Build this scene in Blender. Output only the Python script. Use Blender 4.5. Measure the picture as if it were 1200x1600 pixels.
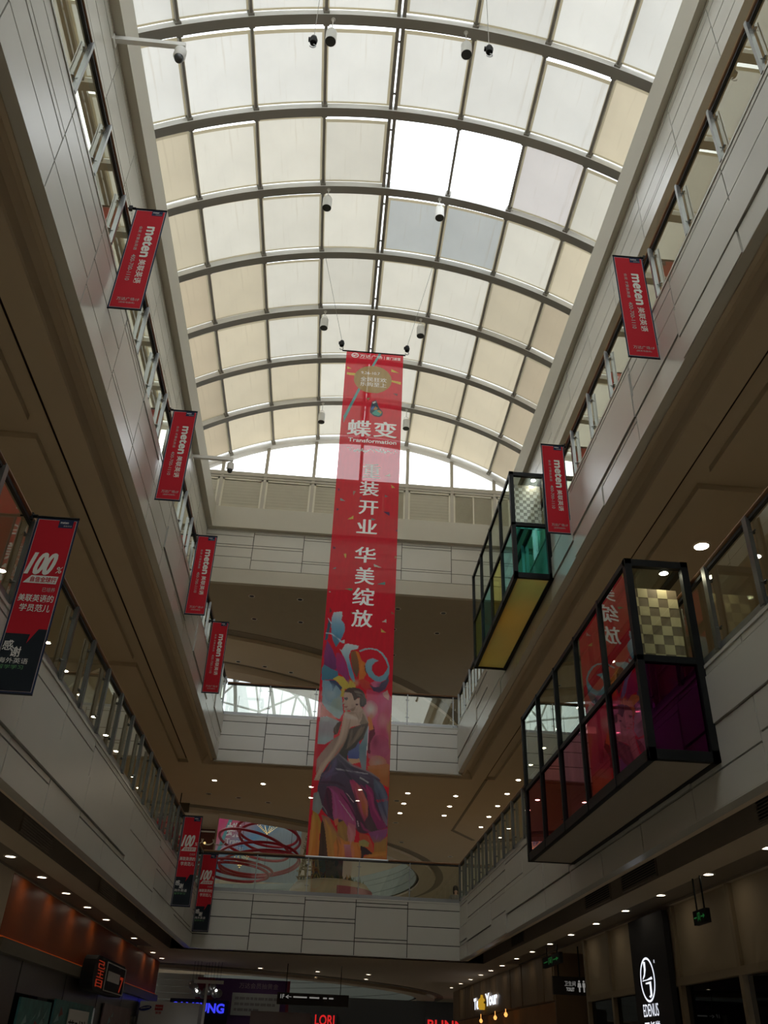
import bpy, bmesh, math, random
from mathutils import Vector, Matrix
from mathutils.geometry import tessellate_polygon
for _o in list(bpy.data.objects): bpy.data.objects.remove(_o, do_unlink=True)
SC = bpy.context.scene
COL = SC.collection
PI = math.pi

# ------------------------------------------------------------------ camera
cam_d = bpy.data.cameras.new('camera')
cam = bpy.data.objects.new('camera', cam_d); COL.objects.link(cam)
cam_d.sensor_fit = 'VERTICAL'; cam_d.sensor_height = 36.0; cam_d.sensor_width = 27.0
cam_d.lens = 1333.05 / 1600 * 36.0
cam_d.clip_start = 0.05; cam_d.clip_end = 400
Rw = [[0.99632245, -0.07743784, 0.03667367], [0.0724456, 0.53279002, -0.84314081], [0.04575164, 0.84269696, 0.53644069]]
cam.matrix_world = Matrix(((Rw[0][0], -Rw[1][0], -Rw[2][0], 0.0), (Rw[0][1], -Rw[1][1], -Rw[2][1], 0.0),
                           (Rw[0][2], -Rw[1][2], -Rw[2][2], 1.6), (0, 0, 0, 1)))
SC.camera = cam

# ------------------------------------------------------------------ sky and exposure
SKY = 3.1            # bright overcast sky
LAMP = 42.0          # gallery downlights
LAMP_LOW = 13.0      # ground floor downlights          # downlight lens radiance
SHADE_ROWS_BEHIND = 2  # unseen roof behind these shaded rows is left open to add light
SC.view_settings.view_transform = 'Standard'
SC.view_settings.look = 'None'
SC.view_settings.gamma = 1.0
SC.view_settings.use_curve_mapping = False
SC.view_settings.exposure = 0.0
wd = bpy.data.worlds.new('overcast_sky'); SC.world = wd; wd.use_nodes = True
nt = wd.node_tree; nt.nodes.clear()
wo = nt.nodes.new('ShaderNodeOutputWorld'); bg = nt.nodes.new('ShaderNodeBackground')
bg.inputs['Color'].default_value = (0.95, 0.98, 1.0, 1); bg.inputs['Strength'].default_value = SKY
nt.links.new(bg.outputs[0], wo.inputs[0])

# ------------------------------------------------------------------ materials
MATS = {}
def new_mat(name):
    m = bpy.data.materials.new(name); m.use_nodes = True
    m.node_tree.nodes.clear()
    out = m.node_tree.nodes.new('ShaderNodeOutputMaterial')
    MATS[name] = m
    return m, m.node_tree, out
def pbr(name, col, rough=0.5, metal=0.0, spec=0.5, var=0.06, scale=3.0, stretch=(1, 1, 1)):
    m, t, out = new_mat(name)
    b = t.nodes.new('ShaderNodeBsdfPrincipled')
    b.inputs['Roughness'].default_value = rough; b.inputs['Metallic'].default_value = metal
    b.inputs['Specular IOR Level'].default_value = spec
    if var:
        tc = t.nodes.new('ShaderNodeTexCoord'); mp = t.nodes.new('ShaderNodeMapping'); mp.inputs['Scale'].default_value = stretch
        nz = t.nodes.new('ShaderNodeTexNoise'); nz.inputs['Scale'].default_value = scale; nz.inputs['Detail'].default_value = 4
        rp = t.nodes.new('ShaderNodeMapRange'); rp.inputs['To Min'].default_value = 1 - var; rp.inputs['To Max'].default_value = 1 + var
        hs = t.nodes.new('ShaderNodeHueSaturation'); hs.inputs['Color'].default_value = (*col, 1)
        t.links.new(tc.outputs['Object'], mp.inputs[0]); t.links.new(mp.outputs[0], nz.inputs['Vector'])
        t.links.new(nz.outputs['Fac'], rp.inputs['Value']); t.links.new(rp.outputs[0], hs.inputs['Value'])
        t.links.new(hs.outputs[0], b.inputs['Base Color'])
    else:
        b.inputs['Base Color'].default_value = (*col, 1)
    t.links.new(b.outputs[0], out.inputs[0])
    return m
def emit(name, col, s):
    m, t, out = new_mat(name)
    e = t.nodes.new('ShaderNodeEmission'); e.inputs['Color'].default_value = (*col, 1); e.inputs['Strength'].default_value = s
    t.links.new(e.outputs[0], out.inputs[0]); return m
def glass(name, tint=(0.9, 0.94, 0.92), gain=1.7, floor=0.0, rough=0.0, refl=(1, 1, 1)):
    m, t, out = new_mat(name)
    tr = t.nodes.new('ShaderNodeBsdfTransparent'); tr.inputs['Color'].default_value = (*tint, 1)
    gl = t.nodes.new('ShaderNodeBsdfGlossy'); gl.inputs['Roughness'].default_value = rough
    gl.inputs['Color'].default_value = (*refl, 1)
    fr = t.nodes.new('ShaderNodeLayerWeight'); fr.inputs['Blend'].default_value = 0.5
    pw = t.nodes.new('ShaderNodeMath'); pw.operation = 'POWER'; pw.inputs[1].default_value = 5.0
    t.links.new(fr.outputs['Facing'], pw.inputs[0])
    ma = t.nodes.new('ShaderNodeMath'); ma.operation = 'MULTIPLY_ADD'; ma.use_clamp = True
    ma.inputs[1].default_value = .96 * gain; ma.inputs[2].default_value = .04 * gain + floor
    mx = t.nodes.new('ShaderNodeMixShader')
    t.links.new(pw.outputs[0], ma.inputs[0]); t.links.new(ma.outputs[0], mx.inputs[0])
    t.links.new(tr.outputs[0], mx.inputs[1]); t.links.new(gl.outputs[0], mx.inputs[2])
    t.links.new(mx.outputs[0], out.inputs[0]); return m
def fabric(name, col, trans, stain=(0.55, 0.45, 0.30)):
    m, t, out = new_mat(name)
    tc = t.nodes.new('ShaderNodeTexCoord'); mp = t.nodes.new('ShaderNodeMapping'); mp.inputs['Scale'].default_value = (5, 0.25, 1)
    nz = t.nodes.new('ShaderNodeTexNoise'); nz.inputs['Scale'].default_value = 2.0; nz.inputs['Detail'].default_value = 5
    n2 = t.nodes.new('ShaderNodeTexNoise'); n2.inputs['Scale'].default_value = 0.9; n2.inputs['Detail'].default_value = 6
    rp = t.nodes.new('ShaderNodeMapRange'); rp.inputs['From Min'].default_value = 0.62; rp.inputs['From Max'].default_value = 0.82
    rp.inputs['To Max'].default_value = 0.35
    mx = t.nodes.new('ShaderNodeMixRGB'); mx.inputs[1].default_value = (*col, 1); mx.inputs[2].default_value = (*stain, 1)
    r2 = t.nodes.new('ShaderNodeMapRange'); r2.inputs['To Min'].default_value = 0.90; r2.inputs['To Max'].default_value = 1.08
    m2 = t.nodes.new('ShaderNodeHueSaturation')
    oi = t.nodes.new('ShaderNodeObjectInfo'); r3 = t.nodes.new('ShaderNodeMapRange'); r3.inputs['To Min'].default_value = .88; r3.inputs['To Max'].default_value = 1.04
    mu = t.nodes.new('ShaderNodeMath'); mu.operation = 'MULTIPLY'; t.links.new(oi.outputs['Random'], r3.inputs['Value'])
    t.links.new(tc.outputs['Object'], mp.inputs[0]); t.links.new(mp.outputs[0], nz.inputs['Vector']); t.links.new(tc.outputs['Object'], n2.inputs['Vector'])
    t.links.new(nz.outputs['Fac'], rp.inputs['Value']); t.links.new(rp.outputs[0], mx.inputs[0])
    t.links.new(n2.outputs['Fac'], r2.inputs['Value']); t.links.new(r2.outputs[0], mu.inputs[0]); t.links.new(r3.outputs[0], mu.inputs[1]); t.links.new(mu.outputs[0], m2.inputs['Value']); t.links.new(mx.outputs[0], m2.inputs['Color'])
    d = t.nodes.new('ShaderNodeBsdfDiffuse'); l = t.nodes.new('ShaderNodeBsdfTranslucent'); ms = t.nodes.new('ShaderNodeMixShader')
    ms.inputs[0].default_value = trans
    t.links.new(m2.outputs[0], d.inputs[0]); t.links.new(m2.outputs[0], l.inputs[0])
    t.links.new(d.outputs[0], ms.inputs[1]); t.links.new(l.outputs[0], ms.inputs[2]); t.links.new(ms.outputs[0], out.inputs[0])
    return m
def print_cloth(name, col, see=0.1, trans=0.25, attr=None):
    """thin printed mesh fabric: matt print, lets some light through"""
    m, t, out = new_mat(name)
    d = t.nodes.new('ShaderNodeBsdfPrincipled'); d.inputs['Roughness'].default_value = 0.7; d.inputs['Specular IOR Level'].default_value = 0.2
    l = t.nodes.new('ShaderNodeBsdfTranslucent'); tr = t.nodes.new('ShaderNodeBsdfTransparent')
    a = t.nodes.new('ShaderNodeMixShader'); b = t.nodes.new('ShaderNodeMixShader')
    a.inputs[0].default_value = trans; b.inputs[0].default_value = see
    if attr:
        at = t.nodes.new('ShaderNodeAttribute'); at.attribute_name = attr
        tc = t.nodes.new('ShaderNodeTexCoord'); mp = t.nodes.new('ShaderNodeMapping'); mp.inputs['Scale'].default_value = (9, 1, 2.2)
        nz = t.nodes.new('ShaderNodeTexNoise'); nz.inputs['Scale'].default_value = 1.6; nz.inputs['Detail'].default_value = 6
        rp = t.nodes.new('ShaderNodeMapRange'); rp.inputs['From Min'].default_value = .3; rp.inputs['From Max'].default_value = .7; rp.inputs['To Min'].default_value = .95; rp.inputs['To Max'].default_value = 1.05
        hs = t.nodes.new('ShaderNodeHueSaturation'); t.links.new(tc.outputs['Object'], mp.inputs[0]); t.links.new(mp.outputs[0], nz.inputs['Vector']); t.links.new(nz.outputs['Fac'], rp.inputs['Value']); t.links.new(rp.outputs[0], hs.inputs['Value']); t.links.new(at.outputs['Color'], hs.inputs['Color'])
        t.links.new(hs.outputs[0], d.inputs['Base Color']); t.links.new(hs.outputs[0], l.inputs['Color'])
        # soft-edged strokes of the print fade out through the attribute's alpha
        f1 = t.nodes.new('ShaderNodeMath'); f1.operation = 'MULTIPLY_ADD'; f1.inputs[1].default_value = -(1 - see); f1.inputs[2].default_value = 1.0
        t.links.new(at.outputs['Alpha'], f1.inputs[0]); t.links.new(f1.outputs[0], b.inputs[0])
    else:
        tc = t.nodes.new('ShaderNodeTexCoord'); nz = t.nodes.new('ShaderNodeTexNoise'); nz.inputs['Scale'].default_value = 2
        rp = t.nodes.new('ShaderNodeMapRange'); rp.inputs['To Min'].default_value = 0.95; rp.inputs['To Max'].default_value = 1.05
        hs = t.nodes.new('ShaderNodeHueSaturation'); hs.inputs['Color'].default_value = (*col, 1)
        t.links.new(tc.outputs['Object'], nz.inputs['Vector']); t.links.new(nz.outputs['Fac'], rp.inputs['Value']); t.links.new(rp.outputs[0], hs.inputs['Value'])
        t.links.new(hs.outputs[0], d.inputs['Base Color']); t.links.new(hs.outputs[0], l.inputs['Color'])
    t.links.new(d.outputs[0], a.inputs[1]); t.links.new(l.outputs[0], a.inputs[2])
    t.links.new(a.outputs[0], b.inputs[1]); t.links.new(tr.outputs[0], b.inputs[2]); t.links.new(b.outputs[0], out.inputs[0])
    return m

M_panel = pbr('white_composite_panel', (0.565, 0.555, 0.49), 0.27, spec=0.9, var=0.05, scale=0.8)
M_gap = pbr('dark_panel_joint', (0.035, 0.032, 0.028), 0.9, var=0)
M_plaster = pbr('warm_white_plaster', (0.60, 0.50, 0.36), 0.85, var=0.05, scale=0.7)
M_plaster2 = pbr('pale_plaster', (0.56, 0.54, 0.46), 0.8, var=0.04, scale=0.7)
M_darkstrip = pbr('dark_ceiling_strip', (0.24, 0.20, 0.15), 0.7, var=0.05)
M_slot = pbr('brown_slot', (0.07, 0.04, 0.025), 0.8, var=0)
M_floor = pbr('polished_floor_stone', (0.34, 0.30, 0.25), 0.2, var=0.15, scale=1.2)
M_steelwhite = pbr('white_painted_steel', (0.80, 0.81, 0.80), 0.4, var=0.03)
M_ribdark = pbr('grey_steel_and_rib_shade', (0.30, 0.29, 0.26), 0.5, var=0.05)
M_wood = pbr('brown_wood_rail', (0.22, 0.105, 0.045), 0.4, var=0.25, scale=6, stretch=(6, .6, 6))
M_steel = pbr('brushed_steel', (0.30, 0.31, 0.31), 0.35, metal=0.8, var=0.05)
M_black = pbr('black_metal', (0.007, 0.008, 0.008), 0.5, spec=0.2, var=0.1)
M_blackmatt = pbr('black_matt', (0.016, 0.016, 0.018), 0.7, var=0)
M_white = pbr('white_plastic', (0.75, 0.75, 0.72), 0.5, var=0.03)
M_lampdark = pbr('dark_lamp_lens', (0.05, 0.055, 0.055), 0.25, var=0)
M_louver = pbr('beige_louvre', (0.76, 0.73, 0.60), 0.55, var=0.04)
M_mull = pbr('beige_mullion', (0.50, 0.47, 0.40), 0.5, var=0.04)
M_gl_rail = glass('balustrade_glass', (0.86, 0.90, 0.84), 1.9, 0.03, refl=(.92, .95, .84))
M_gl_roof = glass('roof_glass', (0.97, 0.98, 0.98), 0.8)
M_gl_pod = glass('clear_coated_glass', (0.66, 0.70, 0.64), 1.7, 0.05, refl=(.85, .92, .84))
M_gl_shop = glass('dark_shop_glass', (0.16, 0.16, 0.16), 0.4, 0.0)
M_gl_dome = glass('dimming_dome_glass', (0.34, 0.36, 0.36), 0.8)  # dark tint added to cut the light coming through the dome
M_lamp = emit('warm_downlight_lens', (1.0, 0.86, 0.66), LAMP)
M_lamp_low = emit('dimmer_downlight_lens', (1.0, 0.86, 0.66), LAMP_LOW)
M_trim = pbr('white_lamp_trim', (0.7, 0.68, 0.62), 0.4, var=0)

# ------------------------------------------------------------------ helpers
_TXT = {}
def text2d(s, bold=0.0):
    """glyph outlines as 2D points and faces, with their bounding box"""
    k = (s, bold)
    if k in _TXT: return _TXT[k]
    c = bpy.data.curves.new('glyphs', 'FONT'); c.body = s; c.size = 1.0; c.offset = bold; c.resolution_u = 3
    o = bpy.data.objects.new('glyphs', c); COL.objects.link(o)
    dg = bpy.context.evaluated_depsgraph_get(); dg.update()
    me = bpy.data.meshes.new_from_object(o.evaluated_get(dg))
    vs = [(v.co.x, v.co.y) for v in me.vertices]; fs = [tuple(p.vertices) for p in me.polygons]
    bpy.data.objects.remove(o, do_unlink=True); bpy.data.curves.remove(c); bpy.data.meshes.remove(me)
    if not vs: vs, fs = [(0, 0), (1, 0), (1, 1), (0, 1)], []
    x0 = min(v[0] for v in vs); x1 = max(v[0] for v in vs); y0 = min(v[1] for v in vs); y1 = max(v[1] for v in vs)
    _TXT[k] = (vs, fs, x0, x1, y0, y1)
    return _TXT[k]

class MB:
    def __init__(s): s.v = []; s.f = []; s.m = []; s.c = None; s.sm = []
    def add(s, vs, fs, mi=0, smooth=False):
        b = len(s.v); s.v += [tuple(q) for q in vs]
        for f in fs: s.f.append(tuple(b + i for i in f)); s.m.append(mi); s.sm.append(smooth)
        return s
    def box(s, x0, x1, y0, y1, z0, z1, mi=0):
        x0, x1 = min(x0, x1), max(x0, x1); y0, y1 = min(y0, y1), max(y0, y1); z0, z1 = min(z0, z1), max(z0, z1)
        return s.add([(x0, y0, z0), (x1, y0, z0), (x1, y1, z0), (x0, y1, z0), (x0, y0, z1), (x1, y0, z1), (x1, y1, z1), (x0, y1, z1)],
                     [(0, 3, 2, 1), (4, 5, 6, 7), (0, 1, 5, 4), (1, 2, 6, 5), (2, 3, 7, 6), (3, 0, 4, 7)], mi)
    def obox(s, c, ax, ay, az, mi=0):
        """box from centre and three half-axis vectors"""
        c = Vector(c); ax = Vector(ax); ay = Vector(ay); az = Vector(az)
        vs = [c + ax * i + ay * j + az * k for k in (-1, 1) for (i, j) in ((-1, -1), (1, -1), (1, 1), (-1, 1))]
        return s.add(vs, [(0, 3, 2, 1), (4, 5, 6, 7), (0, 1, 5, 4), (1, 2, 6, 5), (2, 3, 7, 6), (3, 0, 4, 7)], mi)
    def bar(s, p, q, w, h, up=(0, 0, 1), mi=0):
        p = Vector(p); q = Vector(q); d = (q - p); L = d.length; d.normalize()
        side = d.cross(Vector(up))
        if side.length < 1e-4: side = d.cross(Vector((1, 0, 0)))
        side.normalize(); u = side.cross(d).normalized()
        return s.obox((p + q) / 2, d * L / 2, side * w / 2, u * h / 2, mi)
    def tube(s, pts, r, n=8, mi=0, closed=False, cap=True):
        pts = [Vector(p) for p in pts]; N = len(pts); base = len(s.v); rings = []
        prev = None
        for i in range(N):
            if closed: d = pts[(i + 1) % N] - pts[i - 1]
            else: d = pts[min(i + 1, N - 1)] - pts[max(i - 1, 0)]
            d.normalize()
            a = d.cross(Vector((0, 0, 1))) if prev is None else prev - d * prev.dot(d)
            if a.length < 1e-4: a = d.cross(Vector((1, 0, 0)))
            a.normalize(); b = d.cross(a); prev = a
            rr = r[i] if isinstance(r, (list, tuple)) else r
            rings.append([pts[i] + (a * math.cos(2 * PI * k / n) + b * math.sin(2 * PI * k / n)) * rr for k in range(n)])
        vs = [p for R in rings for p in R]; fs = []
        for i in range(N if closed else N - 1):
            j = (i + 1) % N
            for k in range(n): fs.append((i * n + k, i * n + (k + 1) % n, j * n + (k + 1) % n, j * n + k))
        if cap and not closed: fs += [tuple(range(n))[::-1], tuple((N - 1) * n + k for k in range(n))]
        return s.add(vs, fs, mi, True)
    def lathe(s, prof, c, n=20, mi=0, cap=True):
        """profile of (radius, z) turned about the vertical through c"""
        vs = []; fs = []
        for (r, z) in prof: vs += [(c[0] + r * math.cos(2 * PI * k / n), c[1] + r * math.sin(2 * PI * k / n), c[2] + z) for k in range(n)]
        for i in range(len(prof) - 1):
            for k in range(n): fs.append((i * n + k, i * n + (k + 1) % n, (i + 1) * n + (k + 1) % n, (i + 1) * n + k))
        if cap: fs += [tuple(range(n))[::-1], tuple((len(prof) - 1) * n + k for k in range(n))]
        return s.add(vs, fs, mi, n > 8)
    def poly(s, pts, mi=0): return s.add(pts, [tuple(range(len(pts)))], mi)
    def text(s, t, o, ux, uy, w, h, mi=0, bold=0.0, fit=True, align='c'):
        """lettering filling the box of width w and height h whose lower left corner is o"""
        vs, fs, x0, x1, y0, y1 = text2d(t, bold)
        sx = w / max(x1 - x0, 1e-6); sy = h / max(y1 - y0, 1e-6); ox = oy = 0.0
        if not fit:
            sx = sy = min(sx, sy); ox = (w - sx * (x1 - x0)) * (0.5 if align == 'c' else 0.0); oy = (h - sy * (y1 - y0)) / 2
        o = Vector(o); ux = Vector(ux); uy = Vector(uy)
        return s.add([o + ux * (ox + (a - x0) * sx) + uy * (oy + (b - y0) * sy) for a, b in vs], fs, mi)
    def build(s, name, mats, parent=None, base=None):
        if not isinstance(mats, (list, tuple)): mats = [mats]
        if parent is not None: off = Vector(parent['_at'])
        elif base is not None: off = Vector(base)
        else: off = Vector((0, 0, 0))
        me = bpy.data.meshes.new(name)
        me.from_pydata([(a - off.x, b - off.y, c - off.z) for a, b, c in s.v], [], s.f)
        for m in mats: me.materials.append(m)
        me.polygons.foreach_set('material_index', s.m); me.polygons.foreach_set('use_smooth', s.sm)
        if any(s.sm):
            try: me.set_sharp_from_angle(angle=math.radians(40))
            except Exception: pass
        me.update()
        o = bpy.data.objects.new(name, me); COL.objects.link(o)
        if parent is not None: o.parent = parent
        else: o.location = off
        o['_at'] = tuple(off)
        return o
def tag(o, label=None, cat=None, group=None, kind=None):
    if label: o['label'] = label
    if cat: o['category'] = cat
    if group: o['group'] = group
    if kind: o['kind'] = kind
    return o
def thing(name, loc, label=None, cat=None, group=None, kind=None):
    o = bpy.data.objects.new(name, None); COL.objects.link(o); o.location = loc; o['_at'] = tuple(loc); o.empty_display_size = 0.2
    return tag(o, label, cat, group, kind)
def copy_tree(o, loc=None, parent=None):
    kids = [c for c in bpy.data.objects if c.parent == o]
    c = o.copy(); COL.objects.link(c)
    if parent: c.parent = parent
    if loc is not None: c.location = loc; c['_at'] = tuple(loc)
    for k in kids: copy_tree(k, None, c)
    return c
def struct(o): o['kind'] = 'structure'; return o
ORD = ['first', 'second', 'third', 'fourth', 'fifth', 'sixth', 'seventh', 'eighth', 'ninth', 'tenth', 'eleventh', 'twelfth', 'thirteenth', 'fourteenth',
       'fifteenth', 'sixteenth']
X, Y, Z = Vector((1, 0, 0)), Vector((0, 1, 0)), Vector((0, 0, 1))
XL, XR, YF = -3.40, 4.15, 26.80       # faces of the left, right and far gallery fronts
YB = -7.0
ART = [([(.16,.48,.48)],(0.894,0.004,0.958,0,0.452,1.312,0.07,2.492,0.057,2.277,0.384,1.319),0),
([(.80,.62,.14)],(0.058,0.558,0.16,0.625,0.053,0.642),0),
([(.80,.62,.14)],(0.051,0.766,0.297,0.779,0.301,0.864,0.056,0.849),0),
([(.80,.62,.14)],(1.251,0.522,1.482,0.662,1.25,0.627),0),
([(.80,.62,.14)],(1.244,0.925,1.53,0.972,1.532,1.063,1.246,0.976),0),
([(.25,.12,.14)],(1.327,1.386,1.453,1.386,1.436,1.468),0),
([(.58,.42,.22),(.52,.36,.16)],(0.765,0.954,1.277,0.901,1.267,1.008,1.233,1.113,1.175,1.209,1.098,1.292,1.004,1.357,0.898,1.403,0.786,1.426,0.673,1.426,0.565,1.403,0.467,1.357,0.383,1.291,0.318,1.208,0.275,1.112,0.256,1.007,0.263,0.9,0.295,0.795,0.351,0.697,0.429,0.612,0.523,0.543,0.63,0.496,0.744,0.471,0.86,0.471,0.97,0.496,1.07,0.543,1.155,0.612,1.219,0.697,1.261,0.795),1),
([(.30,.30,.15)],(0.631,1.62,0.717,1.598,0.673,1.702),0),
([(.08,.12,.16)],(0.744,1.978,0.78,1.728,0.883,1.668,0.927,1.788,0.98,1.93,1.071,2.043,1.066,2.177,0.983,2.234,0.849,2.211,0.74,2.1),0),
([(.10,.45,.42),(.15,.50,.40)],(0.788,2.12,0.897,1.987,1.012,2.012,1.045,2.118,0.982,2.197,0.866,2.173),0),
([(.60,.30,.12)],(0.821,1.995,0.873,1.879,0.942,1.934,0.897,1.999),0),
([(.10,.20,.55)],(0.753,1.977,0.815,1.873,0.855,1.893,0.793,2.022),0),
([(.80,.80,.75)],(0.791,1.752,0.866,1.707,0.886,1.742,0.812,1.799),0),
([(.65,.42,.14)],(0.918,2.034,0.992,1.99,1.052,2.057,1.026,2.12,0.977,2.077),0),
([(.86,.84,.83),(.86,.78,.78)],(0.212,3.296,0.227,3.295,0.222,3.31,0.21,3.315,0.2,3.306,0.199,3.289,0.208,3.278,0.22,3.28),1),
([(.86,.84,.83),(.86,.78,.78)],(0.25,3.29,0.265,3.289,0.26,3.305,0.248,3.309,0.238,3.3,0.237,3.283,0.246,3.272,0.258,3.275),1),
([(.86,.84,.83),(.86,.78,.78)],(0.293,3.35,0.316,3.347,0.308,3.367,0.289,3.374,0.272,3.362,0.27,3.341,0.286,3.327,0.306,3.329),1),
([(.86,.84,.83),(.86,.78,.78)],(0.328,3.297,0.348,3.295,0.342,3.309,0.325,3.314,0.31,3.306,0.309,3.291,0.323,3.28,0.34,3.282),1),
([(.86,.84,.83),(.86,.78,.78)],(0.366,3.294,0.381,3.292,0.376,3.306,0.364,3.31,0.354,3.302,0.353,3.288,0.362,3.278,0.375,3.28),1),
([(.86,.84,.83),(.86,.78,.78)],(0.41,3.38,0.45,3.376,0.437,3.409,0.403,3.42,0.375,3.401,0.373,3.365,0.399,3.34,0.433,3.345),1),
([(.86,.84,.83),(.86,.78,.78)],(0.448,3.364,0.474,3.362,0.465,3.386,0.443,3.394,0.425,3.379,0.423,3.353,0.44,3.336,0.463,3.339),1),
([(.86,.84,.83),(.86,.78,.78)],(0.485,3.343,0.523,3.339,0.51,3.373,0.479,3.385,0.452,3.364,0.45,3.328,0.474,3.302,0.507,3.307),1),
([(.86,.84,.83),(.86,.78,.78)],(0.525,3.376,0.549,3.373,0.542,3.403,0.522,3.412,0.505,3.393,0.503,3.362,0.518,3.34,0.539,3.346),1),
([(.86,.84,.83),(.86,.78,.78)],(0.562,3.35,0.596,3.347,0.584,3.369,0.556,3.376,0.533,3.364,0.532,3.341,0.554,3.324,0.582,3.327),1),
([(.86,.84,.83),(.86,.78,.78)],(0.6,3.325,0.624,3.323,0.617,3.358,0.597,3.369,0.579,3.346,0.577,3.308,0.592,3.283,0.613,3.289),1),
([(.86,.84,.83),(.86,.78,.78)],(0.641,3.376,0.675,3.372,0.663,3.397,0.635,3.405,0.611,3.391,0.61,3.366,0.632,3.348,0.661,3.351),1),
([(.86,.84,.83),(.86,.78,.78)],(0.68,3.382,0.715,3.379,0.703,3.413,0.674,3.424,0.65,3.403,0.648,3.366,0.67,3.341,0.7,3.346),1),
([(.86,.84,.83),(.86,.78,.78)],(0.718,3.375,0.751,3.372,0.74,3.398,0.712,3.407,0.689,3.392,0.687,3.364,0.709,3.344,0.738,3.348),1),
([(.86,.84,.83),(.86,.78,.78)],(0.755,3.344,0.787,3.341,0.776,3.363,0.749,3.37,0.727,3.358,0.726,3.335,0.747,3.319,0.774,3.321),1),
([(.86,.84,.83),(.86,.78,.78)],(0.792,3.311,0.816,3.309,0.808,3.321,0.788,3.326,0.771,3.32,0.77,3.307,0.786,3.298,0.807,3.299),1),
([(.86,.84,.83),(.86,.78,.78)],(0.83,3.292,0.852,3.29,0.844,3.305,0.826,3.31,0.811,3.302,0.81,3.286,0.825,3.276,0.843,3.277),1),
([(.86,.84,.83),(.86,.78,.78)],(0.871,3.33,0.89,3.328,0.883,3.344,0.867,3.349,0.853,3.34,0.853,3.324,0.865,3.313,0.882,3.315),1),
([(.86,.84,.83),(.86,.78,.78)],(0.911,3.366,0.927,3.365,0.921,3.381,0.908,3.386,0.897,3.376,0.896,3.359,0.906,3.348,0.92,3.35),1),
([(.86,.84,.83),(.86,.78,.78)],(0.946,3.296,0.983,3.293,0.97,3.317,0.94,3.326,0.914,3.312,0.913,3.287,0.937,3.269,0.968,3.272),1),
([(.86,.84,.83),(.86,.78,.78)],(0.986,3.317,1.025,3.313,1.011,3.338,0.979,3.347,0.952,3.333,0.951,3.307,0.976,3.288,1.009,3.291),1),
([(.86,.84,.83),(.86,.78,.78)],(1.026,3.343,1.068,3.339,1.053,3.36,1.017,3.369,0.988,3.358,0.987,3.336,1.015,3.32,1.051,3.321),1),
([(.86,.84,.83),(.86,.78,.78)],(1.062,3.28,1.089,3.278,1.08,3.31,1.057,3.32,1.038,3.3,1.037,3.265,1.054,3.242,1.078,3.247),1),
([(.86,.84,.83),(.86,.78,.78)],(1.103,3.352,1.131,3.349,1.121,3.374,1.098,3.382,1.079,3.367,1.078,3.341,1.096,3.323,1.12,3.327),1),
([(.86,.84,.83),(.86,.78,.78)],(1.14,3.297,1.172,3.294,1.161,3.313,1.134,3.32,1.111,3.31,1.111,3.289,1.132,3.274,1.16,3.276),1),
([(.86,.84,.83),(.86,.78,.78)],(1.181,3.364,1.223,3.36,1.209,3.396,1.173,3.408,1.144,3.387,1.143,3.348,1.17,3.321,1.206,3.326),1),
([(.86,.84,.83),(.86,.78,.78)],(1.219,3.352,1.246,3.349,1.236,3.361,1.214,3.366,1.196,3.36,1.196,3.348,1.213,3.339,1.235,3.339),1),
([(.86,.84,.83),(.86,.78,.78)],(1.257,3.318,1.283,3.316,1.274,3.336,1.252,3.342,1.234,3.331,1.233,3.31,1.25,3.295,1.273,3.298),1),
([(.86,.84,.83),(.86,.78,.78)],(1.296,3.328,1.322,3.326,1.313,3.344,1.291,3.35,1.273,3.34,1.273,3.321,1.29,3.307,1.312,3.309),1),
([(.86,.84,.83),(.86,.78,.78)],(1.336,3.36,1.353,3.358,1.347,3.372,1.333,3.376,1.321,3.369,1.32,3.354,1.332,3.345,1.346,3.346),1),
([(.86,.84,.83),(.86,.78,.78)],(1.374,3.332,1.389,3.331,1.384,3.346,1.371,3.351,1.36,3.342,1.36,3.325,1.37,3.314,1.383,3.316),1),
([(.86,.84,.83),(.86,.78,.78)],(1.414,3.372,1.431,3.371,1.425,3.382,1.41,3.386,1.398,3.38,1.398,3.368,1.409,3.359,1.424,3.361),1),
([(.86,.84,.83),(.86,.78,.78)],(1.45,3.303,1.466,3.301,1.461,3.321,1.448,3.327,1.437,3.315,1.436,3.293,1.446,3.279,1.459,3.283),1),
([(.86,.84,.83),(.86,.78,.78)],(1.49,3.328,1.507,3.326,1.501,3.339,1.486,3.343,1.475,3.336,1.474,3.323,1.486,3.314,1.5,3.315),1),
([(.75,.68,.55)],(1.202,4.097,1.34,4.005,1.343,4.096),0),
([(.72,.52,.14)],(1.37,4.343,1.476,4.435,1.392,4.443),0),
([(.13,.04,.12)],(0.058,4.562,0.106,4.591,0.073,4.66),0),
([(.45,.30,.25)],(0.432,4.618,0.506,4.611,0.449,4.76),0),
([(.25,.42,.45)],(0.141,4.853,0.266,4.93,0.133,4.931),0),
([(.13,.04,.12)],(0.069,5.155,0.126,5.182,0.065,5.231),0),
([(.13,.04,.12)],(0.6,4.813,0.662,4.764,0.629,4.844),0),
([(.20,.20,.22)],(1.232,4.669,1.317,4.706,1.225,4.736),0),
([(.13,.04,.12)],(1.204,5.154,1.36,5.163,1.354,5.271),0),
([(.72,.52,.14)],(0.352,5.453,0.481,5.335,0.487,5.431),0),
([(.10,.32,.32)],(0.911,5.363,1.031,5.406,0.95,5.434),0),
([(.13,.04,.12)],(1.57,5.625,1.522,5.683,1.57,5.699),0),
([(.13,.04,.12)],(0.055,6.227,0.125,6.276,0.06,6.303),0),
([(.72,.52,.14)],(0.314,6.413,0.38,6.408,0.369,6.549),0),
([(.40,.30,.15)],(1.527,6.359,1.57,6.409,1.525,6.457),0),
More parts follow.
